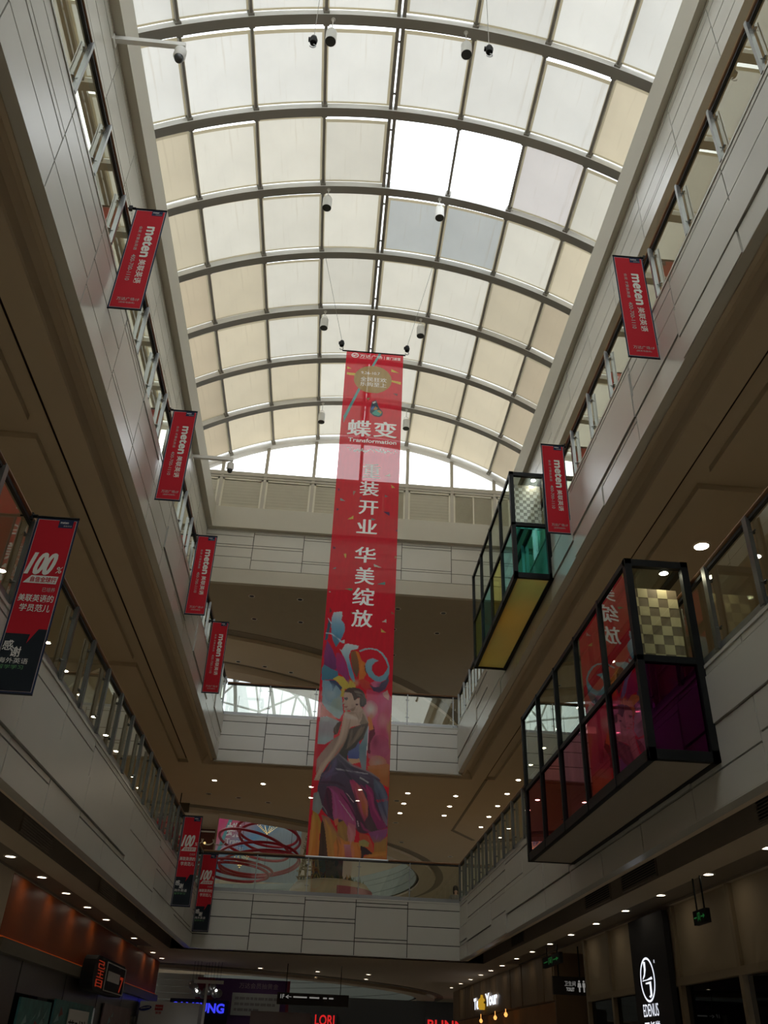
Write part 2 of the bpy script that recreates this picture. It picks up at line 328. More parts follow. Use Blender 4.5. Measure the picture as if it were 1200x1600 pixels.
([(.72,.72,.66)],(1.034,6.626,1.227,6.718,1.047,6.704),0),
([(.25,.35,.38)],(0.078,6.83,0.168,6.78,0.144,6.839),0),
([(.10,.32,.32)],(1.132,7.158,1.325,7.081,1.318,7.165),0),
([(.10,.32,.16)],(0.398,7.329,0.583,7.315,0.558,7.379),0),
([(.72,.72,.66)],(0.036,7.419,0.102,7.44,0.047,7.449),0),
([(.40,.32,.12)],(0.579,7.896,0.665,7.966,0.582,7.956),0),
([(.35,.20,.10)],(1.489,7.819,1.57,7.902,1.495,7.893),0),
([(.72,.72,.66)],(1.289,8.103,1.386,8.027,1.38,8.116),0),
([(.72,.52,.14)],(1.268,8.273,1.389,8.362,1.281,8.356),0),
([(.20,.05,.05)],(0.092,7.832,0.145,7.928,0.093,7.972),0),
([(.72,.07,.14),(.78,.16,.30),(.70,.12,.25),(.55,.12,.16)],(1.012,9.714,1.117,9.725,1.292,9.786,1.463,9.72,1.57,10.052,1.57,10.352,1.57,10.918,1.57,11.317,1.116,11.196,1.081,10.453,0.969,10.233,1.028,10.053),0),
([(.74,.15,.30),(.72,.13,.27)],(1.405,10.029,1.57,10.018,1.57,10.115,1.543,10.202,1.499,10.267,1.445,10.304,1.386,10.308,1.329,10.278,1.281,10.219,1.248,10.136,1.234,10.04,1.24,9.942,1.266,9.854,1.31,9.787,1.365,9.749,1.425,9.745,1.483,9.776,1.531,9.837,1.563,9.921),1),
([(.80,.74,.68),(.74,.24,.32)],(1.119,10.153,1.281,10.143,1.275,10.203,1.255,10.258,1.221,10.303,1.177,10.333,1.127,10.346,1.077,10.34,1.031,10.315,0.993,10.275,0.968,10.223,0.957,10.164,0.962,10.103,0.982,10.048,1.016,10.002,1.06,9.972,1.11,9.959,1.161,9.965,1.207,9.99,1.245,10.031,1.271,10.084),1),
([(.72,.25,.30),(.70,.14,.25)],(1.402,10.398,1.546,10.389,1.538,10.469,1.509,10.538,1.464,10.586,1.41,10.605,1.354,10.593,1.306,10.551,1.272,10.486,1.258,10.407,1.265,10.327,1.294,10.257,1.339,10.208,1.394,10.189,1.45,10.201,1.499,10.244,1.533,10.31),1),
([(.78,.45,.42)],(1.362,9.799,1.463,9.702,1.51,9.825,1.506,9.942,1.399,9.869),0),
([(.20,.03,.06)],(1.137,10.553,1.202,10.497,1.244,10.684,1.166,10.825,1.162,11.111,1.095,11.098,1.109,10.692),0),
([(.50,.08,.18),(.56,.10,.20)],(1.355,10.948,1.57,10.935,1.562,11.022,1.527,11.099,1.472,11.158,1.403,11.192,1.328,11.197,1.256,11.171,1.196,11.119,1.156,11.046,1.139,10.961,1.148,10.874,1.182,10.796,1.238,10.736,1.308,10.701,1.384,10.696,1.456,10.722,1.516,10.775,1.557,10.85),1),
([(.55,.35,.28),(.62,.22,.16)],(1.319,11.283,1.501,11.273,1.489,11.33,1.451,11.38,1.394,11.416,1.325,11.431,1.255,11.424,1.195,11.395,1.154,11.35,1.137,11.294,1.149,11.237,1.186,11.186,1.244,11.15,1.313,11.135,1.383,11.142,1.444,11.171,1.485,11.217),1),
([(.65,.35,.15),(.50,.15,.12)],(1.565,10.178,1.57,10.176,1.57,11.002,1.54,10.971,1.51,10.564),0),
([(.60,.22,.10),(.55,.20,.06)],(1.108,11.362,1.288,11.335,1.518,11.288,1.57,11.325,1.57,11.626,1.366,11.639,1.197,11.52),0),
([(.55,.20,.07),(.50,.16,.06)],(1.096,11.413,1.57,11.401,1.57,11.78,1.441,11.721,1.278,11.576),0),
([(.80,.25,.08)],(1.072,10.314,1.144,10.345,1.206,10.583,1.123,10.623,1.081,10.453),0),
([(.24,.40,.55),(.38,.52,.60),(.40,.50,.47)],(0.051,9.578,0.275,9.563,0.461,9.75,0.513,10.033,0.546,10.278,0.47,10.422,0.347,10.36,0.184,10.213,0.081,10.079),0),
([(.46,.58,.63),(.32,.48,.58)],(0.261,9.853,0.407,9.844,0.4,9.919,0.373,9.985,0.329,10.03,0.275,10.049,0.218,10.037,0.168,9.998,0.132,9.937,0.116,9.863,0.121,9.787,0.148,9.721,0.192,9.674,0.247,9.656,0.304,9.667,0.355,9.707,0.391,9.769),1),
([(.36,.46,.42),(.39,.51,.50)],(0.385,10.165,0.504,10.158,0.5,10.239,0.479,10.308,0.443,10.356,0.399,10.374,0.353,10.361,0.311,10.319,0.281,10.252,0.266,10.173,0.27,10.092,0.291,10.021,0.326,9.973,0.371,9.953,0.418,9.967,0.459,10.01,0.49,10.077),1),
([(.78,.22,.18)],(0.065,10.097,0.184,10.213,0.436,10.424,0.389,10.47,0.212,10.369,0.061,10.378),0),
([(.55,.60,.60),(.45,.40,.44),(.42,.52,.54)],(0.062,10.396,0.212,10.369,0.472,10.457,0.448,10.596,0.367,10.652,0.38,10.839,0.206,10.967,0.048,10.969),0),
([(.68,.02,.05)],(0.045,10.986,0.206,10.967,0.38,10.839,0.258,10.998,0.152,11.138,0.064,11.275),0),
([(.18,.22,.42),(.10,.13,.36)],(0.675,11.023,0.914,10.806,0.952,11.223,0.705,11.237),0),
([(.75,.45,.28)],(0.705,11.237,0.944,11.223,0.956,11.305,0.744,11.35),0),
([(.72,.03,.05)],(0.761,11.349,0.956,11.297,1.012,11.433,0.847,11.418),0),
([(.08,.10,.16),(.06,.16,.24)],(0.081,8.139,0.146,8.226,0.091,8.63,0.033,8.634),0),
([(.30,.07,.26),(.20,.05,.18)],(0.083,8.63,0.214,8.835,0.331,9.109,0.328,9.318,0.231,9.325,0.061,9.232,0.046,9.024),0),
([(.70,.78,.82),(.28,.50,.68),(.14,.36,.56),(.08,.22,.34)],(0.186,7.945,0.37,7.913,0.386,8.024,0.366,8.118,0.449,8.222,0.466,8.368,0.418,8.534,0.352,8.683,0.293,8.794,0.207,8.621,0.159,8.408,0.145,8.097),0),
([(.58,.05,.16),(.42,.04,.20),(.30,.06,.22)],(0.303,8.935,0.351,8.914,0.454,8.978,0.549,9.182,0.633,9.504,0.624,9.623,0.5,9.461,0.348,9.368,0.32,9.197),0),
([(.10,.30,.42),(.07,.22,.34)],(0.06,9.215,0.23,9.307,0.363,9.35,0.386,9.452,0.295,9.543,0.031,9.578,0.018,9.304),0),
([(.72,.80,.84),(.40,.62,.72),(.14,.34,.58),(.20,.44,.56)],(0.37,8.824,0.421,8.856,0.487,8.709,0.552,8.687,0.795,8.723,0.774,8.796,0.627,8.842,0.586,8.986,0.648,9.209,0.726,9.429,0.766,9.563,0.719,9.583,0.629,9.435,0.546,9.147,0.434,8.926),0),
([(.78,.80,.80)],(0.359,8.656,0.471,8.594,0.469,8.684),0),
([(.58,.68,.78)],(0.037,8.453,0.171,8.458,0.328,8.568,0.451,8.667,0.439,8.695,0.314,8.6,0.164,8.489,0.038,8.475),0),
([(.58,.68,.78)],(0.069,8.093,0.163,8.225,0.147,8.244,0.071,8.121),0),
([(.34,.14,.06),(.16,.10,.07)],(0.629,8.877,0.726,8.835,0.805,9.077,0.833,9.284,0.794,9.476,0.704,9.327,0.641,9.088),0),
([(.78,.22,.04),(.72,.20,.05)],(0.727,8.853,0.794,8.866,0.87,9.055,0.956,9.119,1.007,9.341,0.926,9.518,0.829,9.525,0.831,9.249,0.795,9.042),0),
([(.20,.05,.04)],(0.941,9.155,1.005,9.289,1.002,9.393,0.956,9.293),0),
([(.70,.08,.05),(.62,.05,.06)],(0.829,9.525,0.924,9.484,1.074,9.559,1.112,9.676,1.002,9.751,0.902,9.673),0),
([(.42,.60,.68),(.26,.48,.60),(.20,.40,.52)],(0.801,8.839,0.922,8.777,1.054,8.755,1.205,8.775,1.324,8.847,1.428,8.981,1.492,9.152,1.49,9.343,1.429,9.467,1.317,9.535,1.186,9.518,1.052,9.424,0.98,9.291,0.957,9.154,1.001,9.046,1.115,8.994,1.257,9.045,1.168,9.087,1.106,9.178,1.111,9.282,1.181,9.381,1.264,9.418,1.36,9.369,1.43,9.261,1.46,9.172,1.396,9.018,1.3,8.884,1.206,8.81,1.056,8.785,0.941,8.811,0.827,8.867),0),
([(.74,.18,.32)],(1.091,9.575,1.186,9.518,1.317,9.535,1.297,9.63,1.177,9.672),0),
([(.12,.14,.20),(.10,.05,.12)],(1.482,9.352,1.488,9.515,1.421,9.689,1.295,9.779,1.164,9.748,1.068,9.602,1.176,9.663,1.289,9.639,1.326,9.543,1.413,9.489),0),
([(.70,.56,.10),(.68,.48,.10)],(0.27,9.528,0.386,9.452,0.501,9.47,0.624,9.623,0.651,9.537,0.77,9.631,0.774,9.698,0.55,9.747,0.529,9.926,0.466,9.93,0.47,9.752,0.396,9.605),0),
([(.06,.09,.18)],(0.191,9.567,0.328,9.558,0.397,9.622,0.492,9.717,0.456,9.778,0.351,9.658,0.288,9.798,0.255,9.665),0),
([(.40,.28,.22),(.48,.33,.28),(.52,.32,.28)],(0.258,10.998,0.38,10.839,0.492,10.764,0.415,10.988,0.329,11.177,0.177,11.351,0.07,11.553,0.062,11.292,0.152,11.138),0),
([(.45,.32,.25),(.66,.47,.37),(.60,.43,.34),(.45,.32,.25),(.60,.43,.34),(.60,.43,.34)],(0.761,10.185,0.788,10.051,0.9,10.061,0.947,10.147,0.978,10.25,1.043,10.351,1.095,10.452,1.053,10.558,0.948,10.496,0.849,10.537,0.749,10.56,0.685,10.616,0.657,10.72,0.632,10.857,0.571,10.945,0.481,11.101,0.391,11.239,0.286,11.377,0.186,11.578,0.147,11.709,0.042,11.715,0.086,11.552,0.169,11.351,0.321,11.177,0.407,10.989,0.492,10.764,0.529,10.557,0.555,10.295,0.593,10.226,0.696,10.233),0),
([(.34,.25,.19)],(0.953,10.252,1.043,10.351,1.092,10.452,0.984,10.545,0.897,10.482,0.943,10.392),0),
([(.14,.10,.09)],(0.523,10.453,0.49,10.593,0.457,10.732,0.375,10.763,0.368,10.618,0.432,10.494),0),
([(.17,.13,.11),(.10,.09,.08),(.08,.08,.08)],(0.685,10.616,0.816,10.556,0.948,10.496,1.085,10.461,1.074,10.66,0.997,10.801,0.9,10.875,0.84,10.996,0.696,11.088,0.691,11.288,0.59,11.261,0.491,11.134,0.573,10.979,0.632,10.857,0.657,10.72),0),
([(.26,.19,.15),(.18,.14,.11)],(0.886,10.603,1.017,10.526,0.991,10.682,0.74,10.985,0.628,11.059,0.765,10.849),0),
([(.42,.50,.54),(.18,.28,.34),(.32,.34,.38)],(1.085,10.522,1.096,10.59,1.079,11.115,1.088,11.461,0.996,11.434,0.935,11.207,0.913,10.958,0.997,10.801),0),
([(.82,.80,.84)],(1.08,10.522,1.098,10.521,1.089,11.148,1.078,11.149),0),
([(.66,.47,.37),(.68,.50,.41),(.62,.44,.36)],(0.542,9.816,0.694,9.802,0.746,9.874,0.783,9.947,0.878,9.924,0.886,10.089,0.955,10.184,0.879,10.254,0.751,10.234,0.67,10.21,0.583,10.224,0.55,10.202,0.555,10.16,0.541,10.124,0.555,10.094,0.519,10.063,0.545,9.987,0.534,9.946,0.537,9.871),0),
([(.09,.06,.06),(.14,.11,.10),(.07,.05,.06)],(0.534,9.821,0.555,9.769,0.624,9.714,0.736,9.694,0.85,9.708,0.934,9.761,0.977,9.825,0.988,9.883,1.028,9.956,1.02,10.048,0.968,10.117,0.904,10.121,0.885,10.056,0.882,9.924,0.837,9.918,0.792,9.971,0.761,9.99,0.737,9.916,0.696,9.827,0.63,9.81,0.574,9.818),0),
([(.26,.22,.19)],(0.741,9.774,0.854,9.783,0.929,9.82,0.848,9.826,0.775,9.814),0),
([(.22,.19,.17)],(0.777,9.847,0.874,9.857,0.916,9.888,0.859,9.883),0),
([(.16,.14,.16)],(0.538,9.942,0.613,9.925,0.631,9.957,0.593,10.001,0.572,9.977,0.543,9.967),0),
([(.40,.16,.15)],(0.546,10.132,0.632,10.118,0.611,10.157,0.563,10.156),0),
([(.36,.25,.20)],(0.525,10.063,0.566,10.069,0.559,10.086,0.539,10.091),0),
([(.70,.52,.43)],(0.815,9.945,0.862,9.942,0.866,10.008,0.836,10.051,0.806,10.012),0),
([(.14,.08,.08)],(0.789,10.063,0.86,10.05,0.838,10.088,0.802,10.091),0),
([(.34,.23,.18)],(0.677,10.202,0.762,10.147,0.807,10.095,0.788,10.195,0.75,10.23),0),
([(.16,.15,.20),(.09,.08,.12),(.20,.08,.12)],(0.499,11.117,0.691,11.288,0.829,11.394,1.029,11.448,1.196,11.503,1.331,11.577,1.4,11.654,0.148,11.725,0.216,11.544,0.303,11.392,0.391,11.239),0),
([(.13,.11,.17),(.10,.06,.10),(.12,.07,.08)],(0.186,11.552,0.483,11.431,0.73,11.469,1.082,11.5,1.278,11.576,1.441,11.721,1.534,11.886,1.57,12.052,1.57,12.547,1.374,12.623,1.039,12.705,0.931,12.582,0.573,12.536,0.343,12.385,0.147,12.165,0.126,11.898,0.134,11.778),0),
([(.24,.14,.26),(.14,.08,.14)],(0.247,11.549,0.414,11.452,0.393,11.644,0.332,11.767,0.16,11.777),0),
([(.24,.26,.27),(.30,.32,.30)],(0.054,11.969,0.146,11.93,0.254,12.225,0.181,12.378,0.056,12.302),0),
([(.48,.30,.06),(.72,.30,.06),(.70,.22,.05)],(0.064,12.302,0.172,12.37,0.251,12.521,0.237,12.78,0.249,13.151,0.035,13.161,0.049,12.629),0),
([(.10,.05,.04)],(0.255,12.456,0.351,12.613,0.44,13.149,0.241,13.151,0.241,12.78),0),
([(.42,.16,.14),(.55,.28,.08),(.62,.24,.06)],(0.24,12.375,0.396,12.415,0.532,12.668,0.622,12.76,0.715,12.914,0.83,13.16,0.424,13.157,0.339,12.678),0),
([(.26,.08,.16),(.44,.07,.22),(.52,.12,.28),(.46,.10,.14)],(0.301,11.82,0.473,11.802,0.651,11.885,0.767,12.097,0.921,12.387,0.948,12.581,0.907,12.745,0.798,12.621,0.687,12.465,0.584,12.438,0.502,12.475,0.402,12.151),0),
([(.12,.04,.08)],(0.304,11.854,0.389,11.832,0.445,12.148,0.472,12.411,0.343,12.385,0.259,12.175),0),
([(.44,.22,.06),(.46,.24,.08),(.36,.18,.08)],(0.572,12.52,0.687,12.465,0.798,12.621,0.879,12.842,0.711,12.851,0.579,12.746),0),
([(.70,.20,.10)],(0.492,12.459,0.583,12.421,0.589,12.519,0.535,12.587),0),
([(.60,.16,.24),(.66,.26,.26),(.52,.26,.14)],(0.782,12.492,0.93,12.55,0.942,12.711,0.888,13,0.815,12.909,0.769,12.688),0),
([(.60,.24,.07),(.78,.26,.07),(.70,.22,.06)],(0.605,12.76,0.745,12.849,1.048,12.865,1.097,13.17,0.556,13.158,0.515,12.924),0),
([(.62,.24,.30),(.50,.12,.12)],(0.715,12.914,0.849,12.907,0.896,13.157,0.764,13.156),0),
([(.52,.06,.20),(.58,.14,.14),(.58,.18,.06),(.40,.06,.16)],(0.76,11.674,0.819,11.645,0.992,11.781,1.145,12.076,1.174,12.34,1.095,12.476,0.983,12.268,0.861,11.924),0),
([(.40,.05,.18),(.34,.05,.16),(.30,.05,.16)],(1.093,11.724,1.254,11.817,1.283,12.102,1.396,12.328,1.557,12.549,1.373,12.607,1.225,12.337,1.143,12.043),0),
([(.13,.16,.22),(.12,.13,.22),(.26,.20,.26)],(1.244,11.595,1.441,11.721,1.554,11.953,1.57,12.547,1.468,12.423,1.354,12.131,1.273,11.867),0),
([(.50,.05,.10)],(1.298,12.034,1.57,11.985,1.57,12.035,1.352,12.081),0),
([(.36,.09,.24),(.30,.10,.24),(.32,.16,.10)],(1.189,12.665,1.567,12.564,1.555,12.71,1.433,12.829,1.308,12.867),0),
([(.60,.10,.06),(.66,.12,.05)],(1.003,12.659,1.209,12.729,1.308,13.057,1.154,12.986,1.03,12.85),0),
([(.36,.36,.16),(.50,.34,.10)],(1.012,12.835,1.111,12.798,1.215,12.856,1.202,12.936,1.035,12.945),0),
([(.42,.24,.08),(.50,.22,.06)],(1.316,12.851,1.433,12.829,1.57,12.71,1.57,13.004,1.316,13.041),0),
([(.62,.26,.06),(.64,.20,.05)],(1.119,13.114,1.323,13.025,1.57,12.996,1.57,13.17,1.089,13.17),0),
([(.05,.03,.04)],(1.05,12.921,1.152,12.947,1.3,13.058,1.126,13.09,1.1,13.17,1.063,13.17),0),
([(.58,.40,.46)],(0.56,12.075,0.586,12.082,0.899,12.453,0.877,12.455),0),
([(.58,.40,.46)],(0.706,11.933,0.732,11.94,0.88,12.108,0.857,12.105),0),
([(.40,.38,.44)],(0.466,11.441,1.135,11.511,1.128,11.536,0.468,11.474),0),
([(.50,.48,.52)],(0.964,11.585,1.161,11.689,1.136,11.711,0.966,11.619),0),
([(.10,.05,.08)],(0.908,12.156,0.984,12.285,1.095,12.476,1.206,12.664,1.021,12.674,0.943,12.484),0),
([(.62,.46,.52)],(0.95,12.451,0.972,12.45,1.001,12.562,0.985,12.571),0),
([(.30,.48,.66)],(0.235,9.729,0.39,9.719,0.379,9.782,0.339,9.835,0.279,9.866,0.211,9.871,0.147,9.847,0.101,9.8,0.081,9.739,0.091,9.676,0.131,9.622,0.191,9.59,0.26,9.586,0.324,9.61,0.37,9.657),2),
([(.44,.50,.42)],(0.445,10.038,0.547,10.031,0.543,10.123,0.519,10.198,0.481,10.242,0.436,10.245,0.392,10.207,0.359,10.135,0.343,10.044,0.347,9.951,0.37,9.875,0.409,9.831,0.454,9.828,0.498,9.867,0.531,9.939),2),
([(.46,.40,.46)],(0.227,10.575,0.378,10.566,0.368,10.634,0.33,10.69,0.272,10.723,0.205,10.727,0.143,10.701,0.097,10.65,0.077,10.585,0.087,10.517,0.124,10.46,0.183,10.427,0.25,10.422,0.313,10.449,0.359,10.5),2),
([(.46,.56,.58)],(0.214,10.849,0.397,10.838,0.382,10.883,0.333,10.921,0.262,10.945,0.181,10.95,0.106,10.935,0.053,10.903,0.031,10.86,0.046,10.815,0.094,10.777,0.166,10.753,0.247,10.748,0.322,10.763,0.376,10.795),2),
([(.66,.68,.66)],(0.184,10.44,0.335,10.43,0.322,10.461,0.282,10.488,0.222,10.505,0.155,10.509,0.094,10.5,0.05,10.478,0.033,10.45,0.045,10.419,0.085,10.392,0.145,10.375,0.213,10.37,0.274,10.38,0.318,10.401),2),
([(.74,.10,.24)],(1.263,9.913,1.47,9.9,1.452,9.994,1.398,10.072,1.317,10.118,1.226,10.124,1.142,10.088,1.081,10.018,1.057,9.927,1.073,9.832,1.127,9.754,1.208,9.706,1.301,9.7,1.386,9.737,1.446,9.808),2),
([(.70,.12,.22)],(1.479,10.183,1.57,10.176,1.57,10.275,1.56,10.356,1.514,10.403,1.461,10.406,1.411,10.366,1.375,10.289,1.36,10.191,1.368,10.091,1.398,10.009,1.445,9.961,1.498,9.957,1.548,9.999,1.57,10.077),2),
([(.62,.08,.18)],(1.412,10.673,1.57,10.661,1.57,10.766,1.544,10.852,1.465,10.902,1.376,10.907,1.294,10.867,1.235,10.788,1.21,10.686,1.226,10.581,1.279,10.494,1.358,10.442,1.449,10.436,1.532,10.478,1.57,10.558),2),
([(.30,.04,.10)],(1.251,10.853,1.351,10.847,1.345,10.936,1.32,11.007,1.282,11.048,1.237,11.051,1.195,11.015,1.165,10.946,1.151,10.859,1.157,10.771,1.181,10.698,1.22,10.656,1.265,10.653,1.307,10.69,1.338,10.76),2),
([(.58,.12,.22)],(1.441,11.01,1.57,11.001,1.57,11.067,1.539,11.122,1.48,11.154,1.414,11.158,1.353,11.133,1.309,11.083,1.291,11.019,1.304,10.953,1.343,10.898,1.402,10.865,1.469,10.861,1.531,10.886,1.57,10.937),2),
([(.62,.24,.24)],(1.232,11.189,1.381,11.181,1.368,11.224,1.328,11.261,1.269,11.284,1.203,11.288,1.143,11.272,1.1,11.24,1.083,11.198,1.096,11.154,1.136,11.117,1.195,11.094,1.261,11.09,1.322,11.106,1.365,11.138),2),
([(.58,.24,.10)],(1.458,11.472,1.57,11.461,1.57,11.526,1.57,11.58,1.504,11.612,1.424,11.616,1.35,11.592,1.298,11.545,1.278,11.482,1.293,11.418,1.341,11.364,1.413,11.331,1.494,11.326,1.567,11.351,1.57,11.399),2),
([(.62,.30,.16)],(1.508,10.53,1.57,10.526,1.57,10.616,1.556,10.688,1.53,10.729,1.5,10.731,1.472,10.693,1.451,10.623,1.441,10.534,1.444,10.444,1.461,10.37,1.486,10.328,1.517,10.326,1.545,10.365,1.567,10.436),2),
([(.70,.30,.18)],(1.143,10.31,1.245,10.303,1.237,10.349,1.21,10.387,1.17,10.41,1.125,10.413,1.083,10.395,1.053,10.361,1.041,10.316,1.049,10.27,1.076,10.232,1.116,10.209,1.161,10.206,1.203,10.224,1.233,10.259),2),
([(.66,.46,.10)],(0.695,9.608,0.868,9.596,0.853,9.652,0.808,9.7,0.74,9.729,0.663,9.734,0.593,9.714,0.542,9.673,0.522,9.619,0.536,9.563,0.581,9.515,0.649,9.486,0.726,9.481,0.797,9.501,0.847,9.542),2),
([(.62,.30,.22)],(0.797,9.583,0.884,9.577,0.878,9.625,0.856,9.664,0.822,9.687,0.784,9.69,0.748,9.671,0.722,9.635,0.711,9.588,0.717,9.541,0.739,9.501,0.772,9.477,0.811,9.475,0.847,9.494,0.873,9.53),2),
([(.30,.06,.22)],(0.09,8.95,0.188,8.943,0.187,9.066,0.167,9.164,0.131,9.22,0.088,9.223,0.045,9.173,0.01,9.078,0,8.957,0,8.834,0.012,8.734,0.048,8.676,0.092,8.673,0.135,8.725,0.17,8.822),2),
([(.42,.05,.24)],(0.467,9.187,0.565,9.18,0.561,9.286,0.54,9.372,0.503,9.421,0.46,9.424,0.418,9.38,0.386,9.298,0.369,9.194,0.372,9.088,0.394,9.001,0.43,8.95,0.474,8.947,0.516,8.992,0.549,9.075),2),
([(.10,.26,.40)],(0.279,8.58,0.379,8.573,0.373,8.644,0.349,8.702,0.312,8.735,0.268,8.739,0.226,8.71,0.194,8.657,0.18,8.587,0.185,8.517,0.208,8.458,0.246,8.424,0.291,8.421,0.333,8.449,0.364,8.504),2),
([(.80,.28,.06)],(0.88,9.246,0.945,9.241,0.943,9.332,0.929,9.405,0.905,9.446,0.876,9.448,0.848,9.41,0.826,9.34,0.815,9.25,0.816,9.16,0.831,9.086,0.855,9.043,0.884,9.041,0.912,9.08,0.934,9.152),2),
([(.10,.08,.14)],(1.32,9.611,1.466,9.602,1.453,9.647,1.414,9.685,1.357,9.708,1.292,9.712,1.233,9.697,1.191,9.664,1.175,9.621,1.187,9.576,1.226,9.538,1.284,9.514,1.349,9.51,1.408,9.525,1.45,9.558),2),
([(.30,.50,.60)],(1.056,9.164,1.122,9.16,1.118,9.22,1.102,9.27,1.077,9.298,1.048,9.3,1.021,9.275,1,9.228,0.991,9.169,0.994,9.108,1.01,9.058,1.035,9.029,1.065,9.027,1.092,9.052,1.113,9.1),2),
([(.74,.55,.44)],(0.582,10.292,0.597,10.292,0.613,10.292,0.549,10.479,0.592,10.484,0.636,10.489,0.512,10.682,0.555,10.692,0.597,10.702,0.46,10.883,0.501,10.899,0.541,10.915,0.361,11.085,0.398,11.106,0.436,11.128,0.243,11.273,0.28,11.295,0.316,11.318,0.126,11.478,0.163,11.498,0.201,11.519,0.065,11.658,0.079,11.665,0.092,11.672),3),
([(.42,.29,.22)],(0.697,10.406,0.706,10.407,0.715,10.408,0.656,10.577,0.682,10.581,0.709,10.586,0.619,10.781,0.644,10.789,0.67,10.796,0.549,10.967,0.573,10.979,0.597,10.991,0.446,11.137,0.468,11.152,0.489,11.167,0.339,11.302,0.346,11.308,0.354,11.314),3),
([(.70,.52,.42)],(0.804,10.331,0.956,10.322,0.944,10.375,0.904,10.42,0.844,10.447,0.776,10.452,0.714,10.432,0.67,10.393,0.651,10.341,0.663,10.287,0.703,10.242,0.763,10.214,0.831,10.21,0.894,10.23,0.938,10.27),2),
([(.50,.36,.28)],(0.904,10.308,0.972,10.303,0.969,10.372,0.953,10.427,0.927,10.459,0.897,10.461,0.869,10.432,0.847,10.379,0.837,10.312,0.84,10.243,0.856,10.187,0.881,10.155,0.912,10.153,0.94,10.182,0.962,10.235),2),
([(.48,.34,.27)],(0.792,10.249,0.799,10.244,0.806,10.239,0.851,10.37,0.873,10.362,0.896,10.354,0.872,10.501,0.881,10.5,0.889,10.5),3),
([(.44,.31,.25)],(0.732,10.266,0.834,10.26,0.825,10.278,0.797,10.295,0.757,10.305,0.712,10.308,0.67,10.303,0.641,10.29,0.63,10.272,0.639,10.254,0.667,10.237,0.707,10.227,0.752,10.224,0.794,10.229,0.823,10.242),2),
([(.36,.27,.21)],(1.01,10.388,1.078,10.384,1.074,10.437,1.057,10.48,1.031,10.505,1.001,10.507,0.973,10.485,0.952,10.444,0.943,10.392,0.947,10.339,0.963,10.296,0.99,10.27,1.02,10.268,1.048,10.29,1.069,10.331),2),
([(.62,.46,.36)],(0.957,10.185,0.966,10.181,0.975,10.177,0.999,10.329,1.024,10.317,1.049,10.306,1.063,10.44,1.072,10.436,1.081,10.432),3),
([(.70,.52,.42)],(0.651,10.022,0.738,10.016,0.732,10.06,0.71,10.096,0.676,10.117,0.637,10.119,0.601,10.103,0.574,10.07,0.563,10.028,0.569,9.984,0.591,9.948,0.625,9.926,0.665,9.924,0.701,9.941,0.727,9.974),2),
([(.52,.37,.30)],(0.744,10.115,0.815,10.11,0.81,10.143,0.792,10.17,0.764,10.186,0.732,10.188,0.703,10.176,0.681,10.151,0.672,10.12,0.678,10.087,0.696,10.06,0.724,10.044,0.756,10.042,0.785,10.054,0.807,10.079),2),
([(.70,.53,.44)],(0.601,9.858,0.673,9.854,0.667,9.872,0.648,9.888,0.619,9.898,0.587,9.9,0.558,9.894,0.537,9.881,0.529,9.863,0.535,9.845,0.554,9.829,0.582,9.819,0.614,9.817,0.644,9.823,0.665,9.836),2),
([(.40,.27,.22)],(0.597,10.197,0.597,10.19,0.597,10.184,0.681,10.211,0.677,10.193,0.672,10.176,0.764,10.152,0.762,10.147,0.759,10.141),3),
([(.56,.41,.33)],(0.812,10.185,0.867,10.181,0.863,10.217,0.85,10.246,0.828,10.264,0.804,10.265,0.78,10.251,0.763,10.223,0.756,10.188,0.76,10.152,0.773,10.123,0.795,10.106,0.82,10.104,0.843,10.118,0.86,10.146),2),
([(.24,.19,.17)],(0.739,9.763,0.74,9.757,0.741,9.751,0.832,9.792,0.838,9.776,0.843,9.76,0.927,9.841,0.937,9.828,0.947,9.815,0.976,9.904,0.981,9.901,0.986,9.897),3),
([(.20,.16,.15)],(0.774,9.818,0.775,9.814,0.776,9.81,0.851,9.843,0.857,9.833,0.863,9.823,0.922,9.907,0.925,9.904,0.928,9.901),3),
([(.16,.12,.12)],(0.92,9.94,0.926,9.937,0.933,9.935,0.927,10.004,0.946,10.003,0.965,10.002,0.927,10.069,0.933,10.07,0.94,10.071),3),
([(.26,.20,.16)],(0.739,10.627,0.753,10.629,0.767,10.63,0.691,10.81,0.73,10.817,0.769,10.825,0.662,11.019,0.675,11.023,0.689,11.026),3),
([(.30,.23,.18)],(0.94,10.527,0.95,10.53,0.96,10.534,0.864,10.693,0.891,10.705,0.919,10.718,0.776,10.911,0.786,10.915,0.795,10.92),3),
([(.08,.07,.07)],(1.042,10.504,1.05,10.507,1.058,10.509,0.97,10.672,0.991,10.682,1.012,10.693,0.86,10.872,0.867,10.877,0.874,10.881),3),
([(.07,.06,.06)],(0.683,10.716,0.691,10.718,0.699,10.72,0.628,10.882,0.651,10.89,0.673,10.897,0.57,11.059,0.578,11.062,0.585,11.065),3),
([(.10,.08,.08)],(0.822,10.612,0.819,10.607,0.816,10.602,0.986,10.516,0.983,10.511,0.98,10.506),3),
([(.24,.17,.13)],(0.402,10.546,0.411,10.547,0.419,10.547,0.379,10.671,0.402,10.667,0.425,10.664,0.433,10.737,0.44,10.733,0.447,10.729),3),
([(.30,.28,.32)],(0.512,11.174,0.518,11.166,0.524,11.157,0.781,11.39,0.794,11.364,0.808,11.337,1.117,11.502,1.129,11.475,1.141,11.448,1.36,11.616,1.365,11.607,1.37,11.598),3),
([(.16,.14,.20)],(0.48,11.243,0.49,11.234,0.5,11.224,0.643,11.452,0.666,11.42,0.69,11.389,0.888,11.573,0.903,11.537,0.917,11.501,1.165,11.631,1.169,11.618,1.173,11.606),3),
